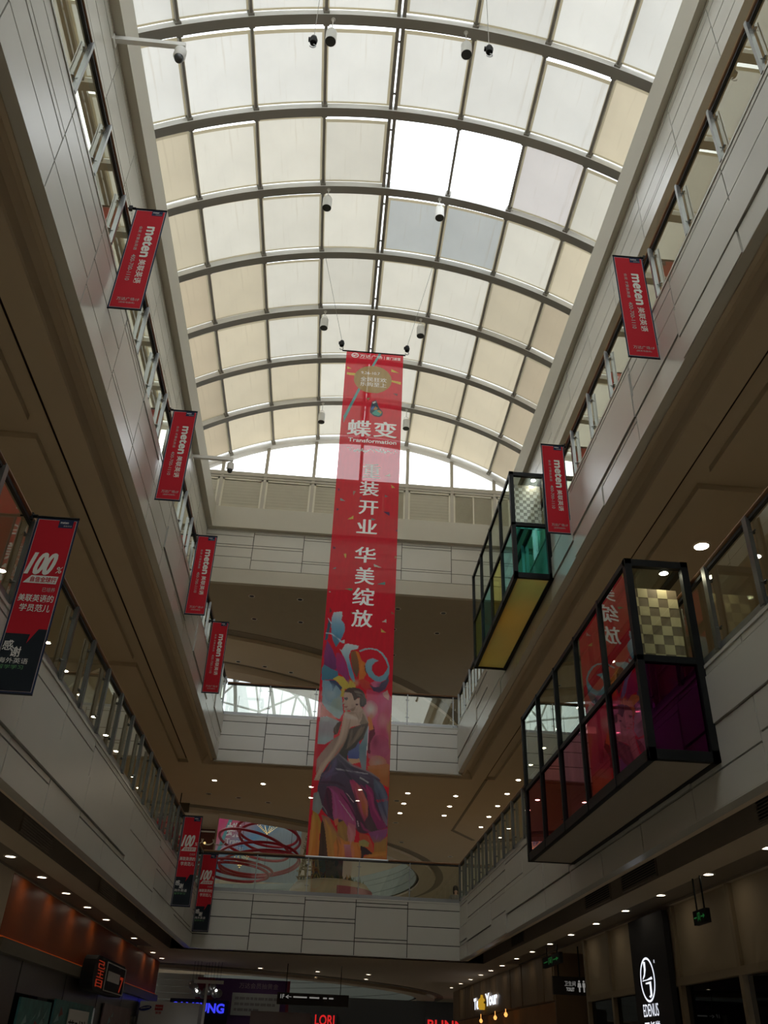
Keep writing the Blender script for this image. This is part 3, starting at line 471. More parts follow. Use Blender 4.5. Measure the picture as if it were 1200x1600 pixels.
([(.18,.15,.28)],(0.435,11.247,0.458,11.252,0.48,11.257,0.361,11.407,0.421,11.435,0.48,11.462,0.254,11.641,0.273,11.654,0.292,11.667),3),
([(.08,.07,.10)],(0.55,11.336,0.562,11.328,0.573,11.321,0.675,11.571,0.707,11.548,0.739,11.525,0.801,11.68,0.812,11.671,0.822,11.663),3),
([(.30,.12,.16)],(0.354,11.368,0.367,11.372,0.38,11.377,0.3,11.534,0.314,11.538,0.327,11.543),3),
([(.50,.10,.30)],(0.343,11.845,0.354,11.834,0.365,11.823,0.483,12.017,0.52,11.994,0.558,11.97,0.581,12.254,0.622,12.238,0.663,12.222,0.707,12.469,0.721,12.463,0.735,12.457),3),
([(.34,.06,.18)],(0.502,11.852,0.51,11.842,0.519,11.832,0.664,12.024,0.693,12.001,0.722,11.977,0.792,12.228,0.826,12.21,0.859,12.193,0.911,12.425,0.923,12.42,0.934,12.414),3),
([(.08,.03,.06)],(0.58,11.944,0.586,11.939,0.591,11.935,0.754,12.159,0.77,12.147,0.787,12.135,0.902,12.395,0.921,12.387,0.939,12.378,0.957,12.55,0.963,12.548,0.97,12.546),3),
([(.48,.14,.32)],(0.436,11.95,0.448,11.947,0.461,11.944,0.481,12.216,0.518,12.211,0.555,12.205,0.52,12.441,0.533,12.441,0.546,12.44),3),
([(.07,.04,.07)],(0.295,11.924,0.309,11.921,0.323,11.918,0.321,12.164,0.36,12.153,0.399,12.142,0.431,12.384,0.444,12.38,0.458,12.375),3),
([(.56,.10,.22)],(0.765,11.715,0.779,11.707,0.793,11.7,0.855,11.941,0.895,11.922,0.936,11.903,0.951,12.149,0.993,12.135,1.035,12.12,1.06,12.415,1.075,12.411,1.09,12.407),3),
([(.66,.20,.18)],(0.892,11.742,0.902,11.735,0.913,11.727,1,11.933,1.033,11.914,1.066,11.895,1.092,12.119,1.129,12.11,1.166,12.102,1.127,12.343,1.14,12.342,1.153,12.341),3),
([(.44,.05,.18)],(0.982,11.754,0.99,11.747,0.998,11.739,1.128,11.924,1.154,11.907,1.18,11.891,1.241,12.141,1.251,12.137,1.261,12.133),3),
([(.16,.04,.08)],(0.848,11.842,0.856,11.839,0.864,11.837,0.897,12.062,0.92,12.055,0.943,12.048,0.979,12.293,1.001,12.284,1.023,12.275,1.125,12.542,1.133,12.539,1.14,12.535),3),
([(.52,.08,.22)],(1.086,11.782,1.096,11.775,1.106,11.768,1.193,11.967,1.225,11.954,1.257,11.941,1.238,12.199,1.27,12.186,1.302,12.173,1.406,12.432,1.417,12.426,1.427,12.42),3),
([(.12,.06,.12)],(1.189,11.739,1.198,11.735,1.207,11.731,1.268,11.958,1.294,11.95,1.321,11.943,1.295,12.177,1.321,12.167,1.346,12.156,1.495,12.459,1.503,12.454,1.511,12.449),3),
([(.18,.20,.28)],(1.283,11.673,1.299,11.66,1.316,11.648,1.376,11.853,1.428,11.824,1.48,11.795,1.466,12.07,1.523,12.055,1.57,12.041,1.529,12.322,1.55,12.32,1.57,12.317),3),
([(.09,.09,.14)],(1.35,11.9,1.361,11.896,1.373,11.891,1.425,12.155,1.457,12.142,1.489,12.13,1.541,12.39,1.552,12.386,1.563,12.381),3),
([(.34,.14,.22)],(1.419,12.332,1.43,12.326,1.44,12.321,1.529,12.523,1.539,12.517,1.55,12.511),3),
([(.10,.10,.13)],(0.807,11.628,0.809,11.62,0.811,11.612,1.011,11.681,1.02,11.659,1.03,11.637,1.217,11.817,1.236,11.801,1.254,11.785,1.396,12.099,1.404,12.095,1.411,12.091),3),
([(.18,.14,.24)],(0.188,11.639,0.183,11.621,0.177,11.604,0.35,11.628,0.336,11.578,0.322,11.528,0.512,11.551,0.507,11.534,0.502,11.516),3),
([(.09,.05,.08)],(0.176,11.755,0.175,11.742,0.174,11.729,0.348,11.77,0.347,11.732,0.346,11.695,0.512,11.776,0.521,11.739,0.53,11.703,0.676,11.827,0.682,11.815,0.687,11.804),3),
([(.82,.36,.10)],(0.07,12.366,0.087,12.366,0.103,12.366,0.047,12.658,0.094,12.659,0.141,12.66,0.037,12.944,0.084,12.947,0.13,12.95,0.051,13.151,0.068,13.152,0.084,13.154),3),
([(.62,.20,.06)],(0.149,12.461,0.162,12.461,0.175,12.46,0.151,12.783,0.187,12.782,0.224,12.781,0.187,13.145,0.199,13.145,0.212,13.145),3),
([(.66,.32,.08)],(0.3,12.459,0.314,12.452,0.327,12.446,0.39,12.686,0.431,12.673,0.472,12.66,0.44,12.934,0.482,12.926,0.525,12.919,0.516,13.147,0.531,13.144,0.545,13.141),3),
([(.48,.18,.10)],(0.392,12.486,0.4,12.48,0.409,12.474,0.541,12.713,0.567,12.698,0.593,12.684,0.656,12.921,0.665,12.917,0.675,12.913),3),
([(.07,.04,.03)],(0.269,12.52,0.285,12.519,0.3,12.518,0.261,12.779,0.304,12.776,0.347,12.774,0.316,13.139,0.331,13.139,0.346,13.138),3),
([(.40,.14,.05)],(0.564,12.796,0.574,12.794,0.583,12.792,0.593,12.985,0.62,12.982,0.646,12.98,0.604,13.139,0.613,13.14,0.623,13.14),3),
([(.82,.30,.10)],(0.666,12.856,0.678,12.852,0.69,12.849,0.685,13.012,0.721,13.009,0.758,13.005,0.701,13.15,0.713,13.15,0.726,13.151),3),
([(.74,.24,.14)],(0.868,12.907,0.882,12.905,0.896,12.903,0.868,13.066,0.908,13.062,0.947,13.058,0.899,13.157,0.913,13.156,0.927,13.155),3),
([(.72,.30,.32)],(0.781,12.563,0.795,12.557,0.809,12.551,0.828,12.72,0.871,12.714,0.915,12.708,0.834,12.906,0.849,12.907,0.864,12.909),3),
([(.50,.28,.08)],(0.628,12.567,0.643,12.565,0.658,12.563,0.629,12.738,0.67,12.725,0.711,12.712,0.732,12.856,0.745,12.849,0.758,12.842),3),
([(.66,.20,.05)],(0.972,12.905,0.982,12.9,0.993,12.896,1.007,13.033,1.039,13.024,1.071,13.015,1.051,13.15,1.062,13.148,1.074,13.146),3),
([(.70,.14,.08)],(1.167,12.735,1.176,12.73,1.184,12.726,1.242,12.896,1.267,12.885,1.292,12.875,1.297,13.028,1.306,13.026,1.316,13.024),3),
([(.40,.12,.34)],(1.359,12.684,1.376,12.688,1.394,12.691,1.33,12.798,1.347,12.802,1.364,12.805),3),
([(.30,.10,.28)],(1.462,12.645,1.476,12.65,1.491,12.655,1.4,12.793,1.414,12.798,1.429,12.803),3),
([(.50,.26,.08)],(1.496,12.806,1.516,12.809,1.536,12.811,1.469,12.967,1.488,12.969,1.508,12.972),3),
([(.72,.32,.08)],(1.229,13.118,1.227,13.109,1.224,13.099,1.397,13.096,1.392,13.069,1.386,13.041,1.559,13.054,1.558,13.045,1.557,13.035),3),
([(.58,.16,.05)],(1.162,13.153,1.162,13.143,1.161,13.133,1.396,13.16,1.394,13.131,1.393,13.103,1.57,13.132,1.57,13.122,1.57,13.112),3),
([(.10,.04,.07)],(0.928,12.622,0.933,12.614,0.938,12.606,1.03,12.698,1.038,12.673,1.046,12.649,1.173,12.691,1.173,12.682,1.174,12.673),3),
([(.40,.06,.18)],(1.017,12.485,1.028,12.479,1.038,12.474,1.079,12.629,1.102,12.605,1.125,12.581,1.235,12.673,1.24,12.663,1.245,12.652),3),
([(.30,.34,.34)],(0.122,11.964,0.14,11.964,0.158,11.965,0.085,12.135,0.136,12.132,0.187,12.129,0.148,12.299,0.166,12.296,0.184,12.294),3),
([(.30,.32,.34)],(0.239,12.196,0.243,12.193,0.247,12.19,0.307,12.295,0.318,12.288,0.33,12.281,0.354,12.37,0.358,12.368,0.363,12.366),3),
]
# ================================================================== THE SETTING
# floors
b = MB(); b.box(-26, 20, YB, 66, -0.3, 0.0); struct(b.build('floor', M_floor))

ROWS = [0.0, 0.24, 0.30, 0.56, 0.63, 0.87, 0.94, 1.0]
def front(name, axis, const, out, seams, z0, z1, seed, raise_p=0.22, wide_p=0.4, back=0.14):
    """gallery front clad in joint-patterned panels, some of them standing proud"""
    R = random.Random(seed); m = MB(); g = 0.011; H = z1 - z0
    def put(s0, s1, a0, a1, d0, d1, mi):
        if axis == 'y': m.box(const + out * d0, const + out * d1, s0, s1, a0, a1, mi)
        else: m.box(s0, s1, const + out * d0, const + out * d1, a0, a1, mi)
    put(seams[0], seams[-1], z0, z1, -back, -0.028, 1)
    put(seams[0], seams[-1], z1 - 0.004, z1 + 0.035, -back, 0.012, 0)       # top cap
    put(seams[0], seams[-1], z0 - .014, z0 - .001, -back, .002, 0)          # bottom edge
    n = len(seams) - 1; forced = {}
    for i in range(n):
        pats = [[0, .30, .63, .87, 1], [0, .24, .56, .87, 1], [0, .24, .30, .56, .94, 1], [0, .24, .63, .94, 1], [0, .30, .56, .63, .87, 1], [0, .24, .56, .63, .94, 1], [0, .24, .30, .87, .94, 1]]
        rows = list(R.choice(pats)); f = forced.get(i)
        if f: rows = sorted(set([r for r in rows if r <= f[0] or r >= f[1]] + [f[0], f[1]]))
        wide = None
        if not f and i + 1 < n and R.random() < wide_p:
            wide = R.choice([(.30, .63), (.30, .87), (.56, .94), (.24, .56)])
            forced[i + 1] = wide
            rows = sorted(set([r for r in rows if r <= wide[0] or r >= wide[1]] + list(wide)))
        for a0, a1 in zip(rows[:-1], rows[1:]):
            if f and abs(a0 - f[0]) < 1e-6: continue
            isw = wide and abs(a0 - wide[0]) < 1e-6
            up = 0.026 if (isw and R.random() < .75) else (0.016 if R.random() < raise_p * .5 else R.uniform(0, .003))
            s1 = seams[i + 2] if isw else seams[i + 1]
            put(seams[i] + g, s1 - g, z0 + a0 * H + (g if a0 else 0), z0 + a1 * H - (g if a1 < 1 else .006), -0.028, up, 0)
    return struct(m.build(name, [M_panel, M_gap]))
def seq(a, p, lo, hi):
    k = math.floor((lo - a) / p) + 1; s = [lo]
    while a + k * p < hi - 0.3:
        if a + k * p > lo + 0.3: s.append(a + k * p)
        k += 1
    return s + [hi]
front('wall_left', 'y', XL, 1, seq(9.32, 1.69, YB, YF), 3.92, 5.35, 5)
front('wall_right', 'y', XR, -1, seq(7.79, 1.765, YB, YF), 3.92, 5.38, 9)
front('wall_left', 'y', XL, 1, seq(6.02, 1.675, YB, YF), 9.18, 10.62, 21)
front('wall_right', 'y', XR, -1, seq(6.06, 1.72, YB, YF), 9.18, 10.64, 14)
front('wall_far', 'x', YF, -1, [XL - .1, -1.82, -.33, 1.14, 2.64, XR + .1], 3.92, 5.36, 4, .1, .1)
front('wall_far', 'x', YF, -1, [XL - .1, -2.0, -.62, .78, 2.2, XR + .1], 9.12, 10.56, 8, .1, .1)
# beams round the skylight
def beam(name, axis, const, out, seams, seed):
    return front(name, axis, const, out, seams, 15.98, 17.5, seed, .05, .08)
beam('wall_left', 'y', -4.95, 1, seq(11.5, 1.9, YB, 27.0), 31)
beam('wall_right', 'y', 5.75, -1, seq(7.58, 1.91, YB, 27.0), 32)
beam('wall_far', 'x', 27.0, -1, [-5.0, -3.22, -1.4, .4, 2.18, 4.0, 5.8], 33)
# wall that closes the hall behind the viewer
b = MB(); b.box(-13, 14, YB - .3, YB, 0, 19.9); struct(b.build('wall_back', M_plaster2))
# skylight fascia, its soffit and the curb up to the vault
b = MB()
b.box(-4.87, -4.75, YB, 26.92, 17.56, 18.44); b.box(5.60, 5.72, YB, 26.92, 17.56, 18.44); b.box(-4.87, 5.72, 26.80, 26.92, 17.54, 18.42)
b.box(-6.2, -4.87, YB, 27.2, 17.56, 17.70); b.box(5.72, 7.1, YB, 27.2, 17.56, 17.70); b.box(-6.2, 7.1, 26.92, 27.2, 17.54, 17.68)
b.box(-6.2, -5.98, YB, 27.2, 17.7, 19.62); b.box(6.94, 7.16, YB, 27.2, 17.7, 19.62); b.box(-6.2, 7.1, 26.92, 27.0, 18.3, 18.43)
struct(b.build('trim_1', M_plaster2))

def slab(name, prof, y0, y1, mats, segm, ends=None):
    """ceiling slab: a closed cross-section (x, z) run along the hall"""
    m = MB(); n = len(prof); ends = ends or [y1] * n
    for i in range(n):
        (xa, za), (xb, zb) = prof[i], prof[(i + 1) % n]; ya, yb = ends[i], ends[(i + 1) % n]
        m.add([(xa, y0, za), (xb, y0, zb), (xb, yb, zb), (xa, ya, za)], [(0, 1, 2, 3)], segm.get(i, 0))
    return struct(m.build(name, mats))
# first gallery, seen from below
GE = [YF + .10, YF + .20, YF + .20, YF + .70, YF + .70] + [27.5] * 7
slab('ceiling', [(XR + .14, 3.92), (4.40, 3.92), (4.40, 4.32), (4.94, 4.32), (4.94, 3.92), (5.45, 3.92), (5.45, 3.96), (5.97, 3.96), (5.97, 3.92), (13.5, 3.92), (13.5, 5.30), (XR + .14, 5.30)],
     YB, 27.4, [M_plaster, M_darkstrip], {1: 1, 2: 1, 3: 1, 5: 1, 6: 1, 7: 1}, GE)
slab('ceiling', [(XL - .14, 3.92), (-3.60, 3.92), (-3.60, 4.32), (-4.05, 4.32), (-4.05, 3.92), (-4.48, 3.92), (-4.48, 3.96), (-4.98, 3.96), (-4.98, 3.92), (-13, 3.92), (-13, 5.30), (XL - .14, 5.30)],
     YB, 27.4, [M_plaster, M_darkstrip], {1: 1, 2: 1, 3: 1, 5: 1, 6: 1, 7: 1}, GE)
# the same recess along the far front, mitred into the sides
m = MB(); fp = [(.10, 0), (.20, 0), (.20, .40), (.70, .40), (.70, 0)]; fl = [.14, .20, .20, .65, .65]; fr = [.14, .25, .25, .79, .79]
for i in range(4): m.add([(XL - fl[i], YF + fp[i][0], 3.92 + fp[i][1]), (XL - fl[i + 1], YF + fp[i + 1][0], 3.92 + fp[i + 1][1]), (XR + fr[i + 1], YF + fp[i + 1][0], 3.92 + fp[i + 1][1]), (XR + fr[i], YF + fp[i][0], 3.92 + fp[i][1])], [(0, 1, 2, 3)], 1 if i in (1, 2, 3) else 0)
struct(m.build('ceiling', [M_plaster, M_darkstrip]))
# second gallery
def cove(s, x0, z):
    """profile from the front inwards (s = +1 to the right)"""
    p = [(0.20, 0), (.22, .03), (.22, .20), (.28, .25), (.38, .23), (.46, .15), (.50, .03), (.52, 0), (.93, 0), (.93, .2), (1.02, .2), (1.02, .10), (9.5, .10), (9.5, 1.42), (.14, 1.42), (.14, 0)]
    return [(x0 + s * a, z + c) for a, c in p]
seg = {8: 1, 9: 1, 10: 1}
CD = [.20, .22, .22, .28, .38, .46, .50, .52]
ce = [YF + d for d in CD] + [27.32] * 7 + [YF + .14]
slab('ceiling', cove(1, XR, 9.14), YB, 27.32, [M_plaster, M_slot], seg, ce)
slab('ceiling', cove(-1, XL, 9.14), YB, 27.32, [M_plaster, M_slot], seg, ce)
m = MB(); cz = [a[1] for a in cove(1, XR, 9.12)][:8]; q = [(.10, 9.12)] + list(zip(CD, cz))
for (d0, za), (d1, zb) in zip(q[:-1], q[1:]): m.add([(XL - d0, YF + d0, za), (XL - d1, YF + d1, zb), (XR + d1, YF + d1, zb), (XR + d0, YF + d0, za)], [(0, 1, 2, 3)])
struct(m.build('ceiling', M_plaster))
for s, x0 in ((1, XR), (-1, XL)):       # lowered ceiling fields between the grooves
    m = MB()
    for ya, yb in ((YB, 1.5), (1.95, 10.08), (10.52, 19.0), (19.45, 27.32)):
        m.box(x0 + s * 1.26, x0 + s * 9.4, ya, yb, 9.14, 9.25)
    struct(m.build('ceiling', M_plaster))
# third gallery, under the roof
for s, x0 in ((1, 5.89), (-1, -5.09)):
    m = MB(); m.box(x0, x0 + s * 8, YB, 27.4, 15.98, 16.5); m.box(x0, x0 + s * 8, YB, 27.4, 17.3, 17.7); struct(m.build('ceiling', M_plaster))
# back walls of the galleries and the ground floor shop lines above their fronts
for s, x0 in ((1, 10.2), (-1, -9.4)):
    m = MB(); m.box(x0, x0 + s * .2, YB, 30, 5.3, 9.3); struct(m.build('wall_right' if s > 0 else 'wall_left', M_plaster))
    m = MB(); m.box(x0, x0 + s * .2, YB, 30, 10.5, 16.2); struct(m.build('wall_right' if s > 0 else 'wall_left', M_plaster))

# ---- round hall beyond: slabs with a circular well
RC = (-8.3, 47.0)
def ring_slab(name, hole, z0, z1, x0, x1, y0, y1, mat, n=96):
    m = MB(); vs = []; fs = []
    for k in range(n):
        a = 2 * PI * k / n; c, s = math.cos(a), math.sin(a); t = 1e9
        if c > 1e-9: t = min(t, (x1 - RC[0]) / c)
        if c < -1e-9: t = min(t, (x0 - RC[0]) / c)
        if s > 1e-9: t = min(t, (y1 - RC[1]) / s)
        if s < -1e-9: t = min(t, (y0 - RC[1]) / s)
        for r in (hole, t):
            for z in (z0, z1): vs.append((RC[0] + c * r, RC[1] + s * r, z))
    for k in range(n):
        i = 4 * k; j = 4 * ((k + 1) % n)
        fs += [(i, i + 2, j + 2, j), (i + 1, j + 1, j + 3, i + 3), (i, j, j + 1, i + 1), (i + 2, i + 3, j + 3, j + 2)]
    m.add(vs, fs); return struct(m.build(name, mat))
def ring_wall(m, r0, r1, z0, z1, mi=0, n=96):
    m.lathe([(r0, z0), (r1, z0), (r1, z1), (r0, z1), (r0, z0)], (RC[0], RC[1], 0), n, mi, cap=False)
ring_slab('ceiling', 13.4, 3.94, 5.30, -26, 20, 27.5, 66, M_plaster)
ring_slab('ceiling', 13.4, 9.14, 10.50, -26, 20, 27.32, 66, M_plaster)
b = MB(); b.box(XL - .14, XR + .14, YF + .11, 27.5, 4.6, 5.30); b.box(XL - .14, XR + .14, YF + .11, 27.32, 9.7, 10.50); struct(b.build('floor', M_floor))
M_plaster3 = pbr('grey_brown_ceiling', (.40, .35, .27), .85, var=.05)
ring_slab('ceiling', 12.2, 15.45, 16.0, -26, 20, 27.14, 66, M_plaster3)
for z in (3.92, 9.12):
    M_ringp = MATS.get('grey_green_ring_panel') or pbr('grey_green_ring_panel', (.17, .18, .155), .5, var=.05)
    m = MB(); ring_wall(m, 13.3, 13.42, z, z + 1.42, 1)
    for a, c in ((0, .36), (.38, .80), (.82, 1.08), (1.10, 1.43)): ring_wall(m, 13.25, 13.31, z + a, z + c)
    struct(m.build('wall_round', [M_ringp, M_gap]))
m = MB()
ring_wall(m, 12.1, 13.0, 15.1, 15.46); ring_wall(m, 13.5, 15.9, 15.28, 15.46); ring_wall(m, 13.0, 13.5, 15.42, 15.46, 1); ring_wall(m, 15.9, 16.4, 15.43, 15.46, 1)
ring_wall(m, 14.25, 14.6, 9.11, 9.15, 1); ring_wall(m, 13.4, 14.2, 9.02, 9.15); ring_wall(m, 14.3, 14.6, 3.91, 3.95, 1); ring_wall(m, 13.4, 14.2, 3.82, 3.95)
m.box(5.08, 5.17, 27.32, 34.8, 9.125, 9.15, 1); m.bar((5.12, 34.7, 9.14), (6.22, 36.3, 9.14), .16, .03, mi=1)
struct(m.build('trim_2', [M_plaster, M_darkstrip]))
# bulkhead under the far skylight beam
b = MB(); b.box(-5.2, 6.0, 27.0, 27.16, 15.4, 15.95); struct(b.build('trim_3', M_plaster2))
# outer walls of the round hall
b = MB(); b.box(-26, 20, 66, 66.2, 0, 16); b.box(-26.2, -26, 26.9, 66, 0, 16); b.box(20, 20.2, 26.9, 66, 0, 16); struct(b.build('wall_outer', M_plaster))

# ---- dome over the round hall
win = thing('window_3', (RC[0], RC[1], 15.4), kind='structure')
bm = bmesh.new(); bmesh.ops.create_icosphere(bm, subdivisions=3, radius=12.3)
m = MB(); gmesh = MB()
for e in bm.edges:
    p, q = e.verts[0].co, e.verts[1].co
    if max(p.z, q.z) < 0.05: continue
    if min(p.z, q.z) < -2.6: continue
    c = Vector((RC[0], RC[1], 15.7)); m.tube([c + p, c + q], 0.075, 6)
for f in bm.faces:
    if min(v.co.z for v in f.verts) > -2.6: gmesh.poly([(RC[0] + v.co.x * 1.01, RC[1] + v.co.y * 1.01, 15.7 + v.co.z * 1.01) for v in f.verts])
bm.free()
m.build('dome_frame', M_steelwhite, win); gmesh.build('glazing', M_gl_dome, win)
for k in range(24):
    a = 2 * PI * (k + .35) / 24
    m = MB(); m.tube([(RC[0] + 12.0 * math.cos(t) * math.cos(a), RC[1] + 12.0 * math.cos(t) * math.sin(a), 15.6 + 12.0 * math.sin(t)) for t in [i * PI / 2.3 / 12 for i in range(13)]], .13, 6)
    m.build('dome_rib', M_ribdark, win)

# ================================================================== VAULTED SKYLIGHT
VX, VZ, VR = 0.48, 11.24, 10.6          # axis and inner radius of the ribs
RIB = [10.64 + 2.309 * k for k in range(-3, 7)]      # rib centre lines; the end arch follows
ANG = [-.645, -.482, -.325, -.163, 0.0, .163, .325, .482, .645]
def vp(a, y, r): return Vector((VX + r * math.sin(a), y, VZ + r * math.cos(a)))
sky = thing('window_1', (VX, 8.0, 19.6), kind='structure')
def arc_box(m, y0, y1, r0, r1, a0, a1, n=36, mi=0, mi_side=None):
    vs = []; fs = []; ms = []
    for i in range(n + 1):
        a = a0 + (a1 - a0) * i / n
        vs += [vp(a, y0, r0), vp(a, y1, r0), vp(a, y1, r1), vp(a, y0, r1)]
    for i in range(n):
        p = 4 * i; q = p + 4
        fs += [(p, q, q + 1, p + 1), (p + 1, q + 1, q + 2, p + 2), (p + 2, q + 2, q + 3, p + 3), (p + 3, q + 3, q, p)]
        ms += [mi, mi if mi_side is None else mi_side, mi, mi if mi_side is None else mi_side]
    fs += [(0, 1, 2, 3), (4 * n + 3, 4 * n + 2, 4 * n + 1, 4 * n)]; ms += [mi, mi]
    b = len(m.v); m.v += [tuple(v) for v in vs]
    for f, k in zip(fs, ms): m.f.append(tuple(b + i for i in f)); m.m.append(k); m.sm.append(False)
for y in RIB:
    m = MB(); arc_box(m, y - .12, y + .12, VR, VR + .30, -.66, .66, 36, 0, 1); m.build('rib', [M_ribdark, M_steelwhite], sky)  # undersides darker grey, their shade painted in; the steel itself is white
m = MB(); arc_box(m, 26.72, 27.0, VR, VR + .34, -.66, .66, 36); m.build('end_arch', M_steelwhite, sky)
for a in ANG[1:-1]:
    if a == 0.0: continue
    m = MB(); c, s = math.cos(a), math.sin(a)
    for y0, y1 in zip([RIB[0] - 2.2] + RIB, RIB + [26.8]):
        p, q = vp(a, y0 + .12, VR + .12), vp(a, y1 - .12, VR + .12)
        m.bar(p, q, .065, .13, (s, 0, c))
        for w in (p, q): m.obox(w, (.07 * c, 0, -.07 * s), (0, .05, 0), (.09 * s, 0, .09 * c))
    m.build('purlin', M_ribdark, sky)
for dx in (-.064, .064):                # twin ridge bars
    m = MB(); m.bar((VX + dx, RIB[0] - 2.2, VZ + VR + .12), (VX + dx, 26.8, VZ + VR + .12), .085, .14); m.build('ridge_bar', M_ribdark, sky)
m = MB()
for y in RIB:
    for d in (-.5, .5): m.tube([(VX - .09, y + d, VZ + VR + .14), (VX + .09, y + d, VZ + VR + .14)], .03, 6)
m.build('ridge_clip', M_steel, sky)
m = MB(); n = 40
for i in range(n):
    a0 = -.66 + 1.32 * i / n; a1 = -.66 + 1.32 * (i + 1) / n
    m.add([vp(a0, YB, VR + .42), vp(a1, YB, VR + .42), vp(a1, 27, VR + .42), vp(a0, 27, VR + .42)], [(0, 1, 2, 3)])
m.build('glazing', M_gl_roof, sky)

# fabric roof shades, one per bay
F_CREAM = fabric('cream_shade_fabric', (.92, .88, .77), .228)
F_PALE = fabric('pale_shade_fabric', (.93, .915, .86), .245)
F_TAN = fabric('tan_dimmed_shade_fabric', (.87, .77, .58), .205)  # side and far rows: aged cloth, with their dimmer light painted in
F_TAN2 = fabric('deep_tan_dimmed_shade_fabric', (.78, .66, .48), .18)  # outer far bays: aged cloth, weaker light put into the colour
F_GREY = fabric('grey_shade_fabric', (.74, .77, .76), .165)
F_PINK = fabric('rosy_white_shade_fabric', (.93, .88, .85), .24)
F_HEM = fabric('folded_hem_fabric', (.66, .58, .40), .15)
rr = random.Random(3)
rows = [RIB[0] - 2.2] + RIB + [26.8]
colname = ['leftmost column', 'second column from the left', 'third column from the left', 'just left of the ridge', 'just right of the ridge', 'third column from the right', 'second column from the right', 'rightmost column']
rowname = {3: 'topmost row in view', 4: 'second row from the top', 5: 'third row from the top', 6: 'fourth row from the top', 7: 'fifth row from the top', 8: 'fourth row from the far end', 9: 'third row from the far end', 10: 'second row from the far end', 11: 'row at the far end'}
FIRST = 3 - SHADE_ROWS_BEHIND
for ri in range(FIRST, len(rows) - 1):
    y0, y1 = rows[ri], rows[ri + 1]
    for ci in range(8):
        if ri == 5 and ci in (4, 5): continue                       # the two bays left open
        a0, a1 = ANG[ci], ANG[ci + 1]
        da = .0012; e0 = da + (.0085 if ci == 4 else 0); e1 = da + (.0085 if ci == 3 else 0)
        a0 += e0; a1 -= e1
        ya = y0 + .12 + rr.choice((.03, .08, .12, .16, .19)); yb = y1 - .12 - rr.uniform(.0, .03)
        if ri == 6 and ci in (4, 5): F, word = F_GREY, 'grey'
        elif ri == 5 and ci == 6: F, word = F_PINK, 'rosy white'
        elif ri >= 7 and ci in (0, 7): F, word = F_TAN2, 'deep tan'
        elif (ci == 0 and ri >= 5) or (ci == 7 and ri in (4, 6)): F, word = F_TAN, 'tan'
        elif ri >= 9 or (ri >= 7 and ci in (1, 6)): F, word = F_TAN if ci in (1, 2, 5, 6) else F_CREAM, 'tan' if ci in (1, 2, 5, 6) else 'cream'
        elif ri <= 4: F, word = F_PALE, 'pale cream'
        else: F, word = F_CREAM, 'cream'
        m = MB(); N = 6; r = VR + .195; hem = .065 / VR
        def strip(u0, u1, v0, v1, mi, dr=0.0):
            vs = []; fs = []
            for i in range(N + 1):
                a = u0 + (u1 - u0) * i / N
                for rad in (r + dr, r + dr + .006): vs += [vp(a, v0, rad), vp(a, v1, rad)]
            for i in range(N):
                p = 4 * i; q = p + 4; fs += [(p, q, q + 1, p + 1)]
            m.add(vs, fs, mi)
        strip(a0 + hem, a1 - hem, ya + .09, yb - .05, 0)
        strip(a0 + hem, a1 - hem, ya, ya + .09, 1); strip(a0 + hem, a1 - hem, yb - .05, yb, 1)
        strip(a0, a0 + hem, ya, yb, 1); strip(a1 - hem, a1, ya, yb, 1)
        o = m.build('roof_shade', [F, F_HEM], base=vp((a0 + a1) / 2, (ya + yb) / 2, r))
        lab = '%s roof shade, %s, %s' % (word, rowname.get(ri, 'row above the viewer'), colname[ci])
        tag(o, lab, 'roof shade', 'fabric shades under the skylight')

# ---- glazed end wall under the vault
end = thing('window_2', (VX, 26.9, 18.43), kind='structure')
MX = [-4.72, -3.09, -1.28, .50, 2.30, 4.02, 5.66]
def arch_z(x): return VZ + math.sqrt(max(VR ** 2 - (x - VX) ** 2, 0))
for x in MX:
    m = MB(); m.box(x - .06, x + .06, 26.84, 26.98, 18.42, arch_z(x) + .1); m.build('mullion', M_mull, end)
m = MB(); m.box(-5.9, 6.9, 26.82, 27.0, 19.86, 20.02); m.box(-5.9, 6.9, 26.83, 26.99, 19.74, 19.80); m.build('transom', M_mull, end)
xs = [-6.0] + MX + [6.95]
for i, (xa, xb) in enumerate(zip(xs[:-1], xs[1:])):
    fine = i in (4, 6); m = MB(); x0, x1 = xa + .055, xb - .055
    m.box(x0, x0 + .07, 26.87, 26.97, 18.42, 19.74); m.box(x1 - .07, x1, 26.87, 26.97, 18.42, 19.74); m.box(x0, x1, 26.87, 26.97, 19.66, 19.74); m.box(x0, x1, 26.965, 26.98, 18.42, 19.7, 1)
    if i == 4 or i == 6: m.box((x0 + x1) / 2 - .025, (x0 + x1) / 2 + .025, 26.87, 26.97, 18.42, 19.7)
    k = 20 if fine else 9
    for j in range(k):
        z = 18.44 + (19.64 - 18.44) * j / k; h = (19.64 - 18.44) / k
        m.obox(((x0 + x1) / 2, 26.92, z + h / 2), ((x1 - x0) / 2 - .06, 0, 0), (0, .035, -.36 * h), (0, .003, .004))
    m.build('louvre_panel', [M_louver, M_darkstrip], end)
m = MB()
for xa, xb in zip(xs[:-1], xs[1:]):
    n = 4
    for j in range(n):
        x0 = xa + (xb - xa) * j / n; x1 = xa + (xb - xa) * (j + 1) / n
        m.poly([(x0, 26.93, 20.02), (x1, 26.93, 20.02), (x1, 26.93, max(arch_z(x1), 20.03)), (x0, 26.93, max(arch_z(x0), 20.03))])
m.build('glazing', M_gl_roof, end)
